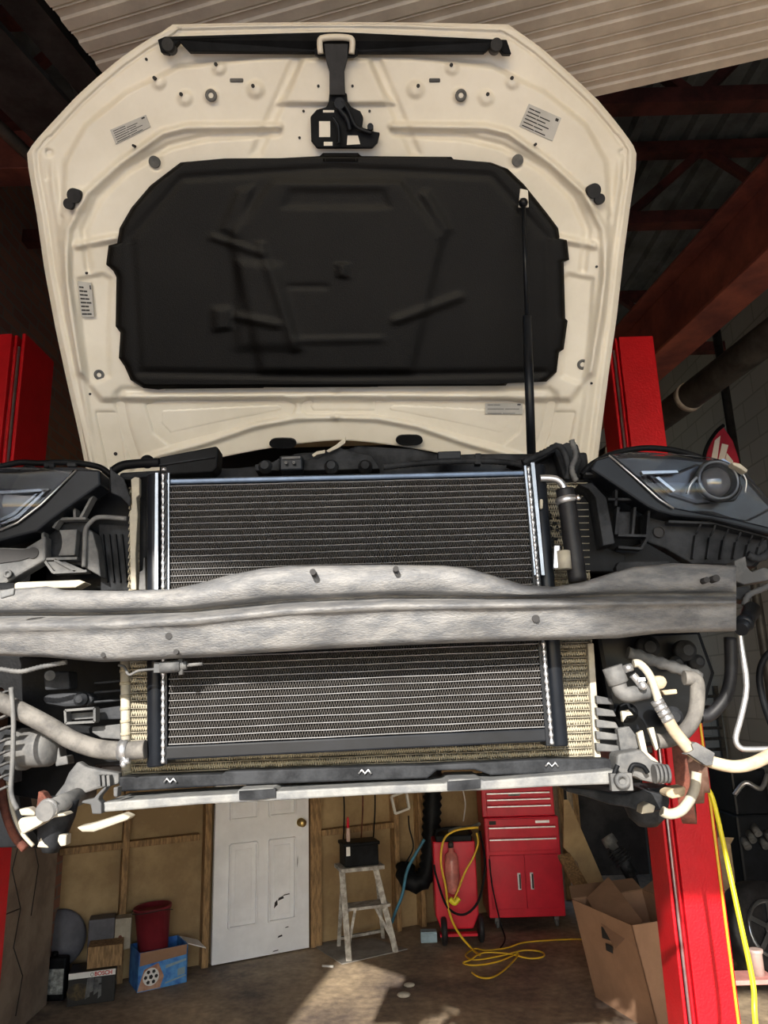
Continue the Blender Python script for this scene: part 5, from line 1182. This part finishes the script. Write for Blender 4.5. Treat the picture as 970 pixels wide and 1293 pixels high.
# board + brace
bd = MB(); bd.bar(P(712, 1080, 6.3), P(752, 1150, 5.7), .10, .03, up=(0, -1, .3)); 
tag(bd.build('plank', wood, bevel=.003), 'short pale plank leaning behind the cardboard box', 'plank')
m_ = MB(); m_.slab([P(x, y, 6.6) for x, y in ((712, 1010), (718, 1010), (765, 1118), (742, 1130), (730, 1090), (712, 1070))], (0, .02, 0)); tag(m_.build('board', ply), 'dark brown board leaning against the studs right of the tool cabinet', 'board')
# coil-over strut
a, b = P(766, 1056, 6.25), P(800, 1108, 6.15); axd = (b - a); L = axd.length
ss = empty('suspension_strut', b, 'old grey suspension strut sticking up behind the cardboard box', 'suspension strut')
MB().lathe([(.05, 0), (.055, .02), (.055, .07), (.035, .075), (.035, L * .45)], a, axd, 22).build('upper_mount', greyp, ss)
MB().lathe([(.045, L * .42), (.048, L * .44), (.048, L * .6), (.05, L * .62), (.055, L)], a, axd, 22).build('strut_tube', dusty, ss)
m_ = MB(); u_ = axd.orthogonal().normalized(); v_ = axd.normalized().cross(u_); m_.tube([a + axd * (.3 + .35 * i / 40) + (u_ * math.cos(i * .8) + v_ * math.sin(i * .8)) * .062 for i in range(41)], .008, n=8, sub=2); m_.build('coil_spring', dusty, ss)
MB().cyl(b - axd * .05, Vector((b.x + .12, b.y - .05, .0)), .03).build('strut_leg', dusty, ss)
# cardboard boxes behind the post right
h_ = .62
def tall_carton(x0p, x1p, ytop, Y, dep, label, m=card):
    a, b = P(x0p, 1150, Y), P(x1p, 1150, Y); z = P(x0p, ytop, Y).z
    t = empty('flat_carton', ((a.x + b.x) / 2, Y, 0), label, 'cardboard box')
    MB().box(((a.x + b.x) / 2, Y + dep / 2, z / 2), (b.x - a.x, dep, z)).build('carton_body', m, t, bevel=.003)
    MB().slab([(a.x, Y, z), (b.x, Y, z), (b.x + .02, Y - .03, z + .05), (a.x + .02, Y - .03, z + .06)], (0, .005, 0)).build('carton_flap', m, t)
    return t
tall_carton(886, 922, 1050, 6.5, .35, 'tall brown carton standing behind the red lift post, its top flap raised', card_dk)
tall_carton(914, 934, 1066, 6.25, .18, 'narrow tan carton in front of the tall brown one, right of the lift post', mat('tan_card', (.52, .38, .24), .85))
# spindle part beside post
a = P(921, 1232, 3.3); zf = P(921, 1236, 3.3).z
sp = empty('post_bracket', (a.x, a.y, a.z), 'pinkish round metal cup on a small shelf at the right side of the lift post', 'metal cup')
MB().lathe([(.022, 0), (.022, .07), (.026, .075), (.026, .085), (.016, .085)], (a.x - .005, 3.02, P(921, 1232, 3.02).z), (0, 0, 1), 20).build('cup', mat('pinkish_metal', (.55, .42, .38), .5, .3), sp)
zz = P(921, 1232, 3.02).z; MB().box((1.175 + (a.x + .04 - 1.175) / 2, 3.02, zz - .008), (a.x + .04 - 1.175, .10, .016)).build('shelf', mat('pink_bracket', (.55, .25, .22), .5), sp, bevel=.003)
# yellow hose hanging on the right
cable('air_hose', [P(884, 985, 2.45), P(898, 1003, 2.45), P(908, 1040, 2.43), P(920, 1095, 2.4), P(934, 1160, 2.35), P(946, 1215, 2.3), P(952, 1250, 2.27), P(953, 1280, 2.25), P(958, 1320, 2.25), P(975, 1400, 2.3), P(990, 1600, 2.4)], .0075, yellow2, 'bright yellow air hose hanging to the right of the red lift post', 'air hose')
# junk pile right: wheels / engine parts
def round_part(x, y, Y, r, label, yaw=.3, m=steel_dk):
    c = P(x, y, Y); t = empty('junk_disc', (c.x, c.y, c.z - r), label, 'scrap tire')
    m1 = MB(); m1.lathe([(r * .55, -.07), (r * .95, -.08), (r, -.05), (r, .05), (r * .95, .08), (r * .55, .07)], c, (yaw, -1, .25), 36); m1.build('tire', rubber, t)
    m2 = MB(); m2.lathe([(r * .60, .060), (r * .62, .085), (r * .54, .09), (r * .50, .075)], c, (yaw, -1, .25), 30, cap=False); 
    u = Vector((yaw, -1, .25)).normalized(); o1 = u.orthogonal().normalized(); o2 = u.cross(o1)
    for i in range(5):
        a_ = i * 2 * math.pi / 5; d_ = o1 * math.cos(a_) + o2 * math.sin(a_); m2.bar(c + u * .08 + d_ * .03, c + u * .08 + d_ * r * .55, .03, .015, up=u)
    m2.lathe([(.04, .07), (.04, .09)], c, u, 18); m2.build('rim', hl_ref, t)
z_ = PZ(960, 1205)
round_part(962, 1172, 5.15, .27, 'silver-rimmed scrap wheel at the right edge, beyond the yellow hose')
cen = P(955, 1110, 5.6)
m_ = MB(); random.seed(3)
ib2 = empty('scrap_engine', (3.06, 7.0, 0), 'heap-like greasy scrap engine by the right wall, above the wheel', 'scrap engine')
m_.box((3.06, 7.0, .42), (.36, .7, .84)); m_.box((3.06, 6.95, 1.0), (.3, .5, .4)); m_.build('engine_block', blk_metal, ib2, bevel=.02)
m_ = MB()
for i in range(7): m_.cyl((2.92 + .05 * i, 6.66, .65 + .05 * (i % 3)), (2.92 + .05 * i, 6.58, .60 + .05 * (i % 3)), .03)
m_.build('engine_port', greyp, ib2)
ptsx = [(2.90, 6.66, 1.0), (2.98, 6.6, 1.1), (3.1, 6.6, 1.05), (3.2, 6.66, 1.15)]; MB().tube(ptsx, .02).build('engine_pipe', alu, ib2)
rk = empty('radiator_grille_stack', (2.85, 7.6, 0), 'tall dark louvred panel against the right wall behind the scrap engine', 'louvred panel')
for i in range(14): MB().box((2.85, 7.55, .5 + .1 * i), (.8, .03, .03)).build('louvre', dusty, rk)
MB().box((2.43, 7.58, .95), (.04, .05, 1.9)).build('frame_post', steel_dk, rk); MB().box((3.25, 7.58, .95), (.04, .05, 1.9)).build('frame_post', steel_dk, rk)
# upright pole and pennant near right wall
pa = P(920, 520, 4.6)
tag(MB().cyl((pa.x, 4.6, 0), (pa.x, 4.6, 4.6), .028).build('support_pole', steel_dk), 'thin black pole standing in front of the grey block wall', 'pole')
m_ = MB(); Yp = 4.5
m_.slab([P(x, y, Yp) for x, y in ((886, 596), (894, 568), (905, 545), (914, 539), (926, 556), (934, 580), (936, 600))], (0, .03, 0)); ban = tag(m_.build('jacket', mat('red_cloth', (.42, .02, .05), .8, 0, .15, 8), bevel=.008), 'red and white cloth jacket hanging from the thin black pole', 'jacket')
m_ = MB()
for q_ in ([(903, 556), (910, 550), (906, 580), (898, 582)], [(912, 560), (920, 562), (914, 585), (906, 588)], [(918, 572), (926, 582), (924, 590), (914, 590)]): m_.slab([P(x, y, Yp - .004) for x, y in q_], (0, .006, 0))
m_.build('white_stripe', white_ink, ban)
m_ = MB(); m_.tube([P(886, 596, Yp - .01), P(892, 566, Yp - .01), P(904, 546, Yp - .01), P(914, 537, Yp - .01)], .012); m_.build('dark_trim', plastic, ban)
# pale mounds in place of light dots on the floor; marker pen
for i, (x, y, r) in enumerate(((517, 1246, .03), (510, 1259, .035))):
    a = PZ(x, y); m_ = MB(); m_.sphere(a + UZ * r * .4, r, 12, (1.3, 1, .45)); tag(m_.build('light_dot', mat('light_dot_pale', (.5, .45, .36), .9)), ('farther' if i == 0 else 'nearer') + ' of two pale mounds standing in for light dots on the dark floor, right of the sunlit patch', 'light_spot')
a, b = PZ(407, 1221), PZ(421, 1222); m_ = MB(); m_.cyl(a + UZ * .008, b + UZ * .008, .008); tag(m_.build('marker_pen', white_ink), 'small white pen on the floor before the step stool', 'pen')
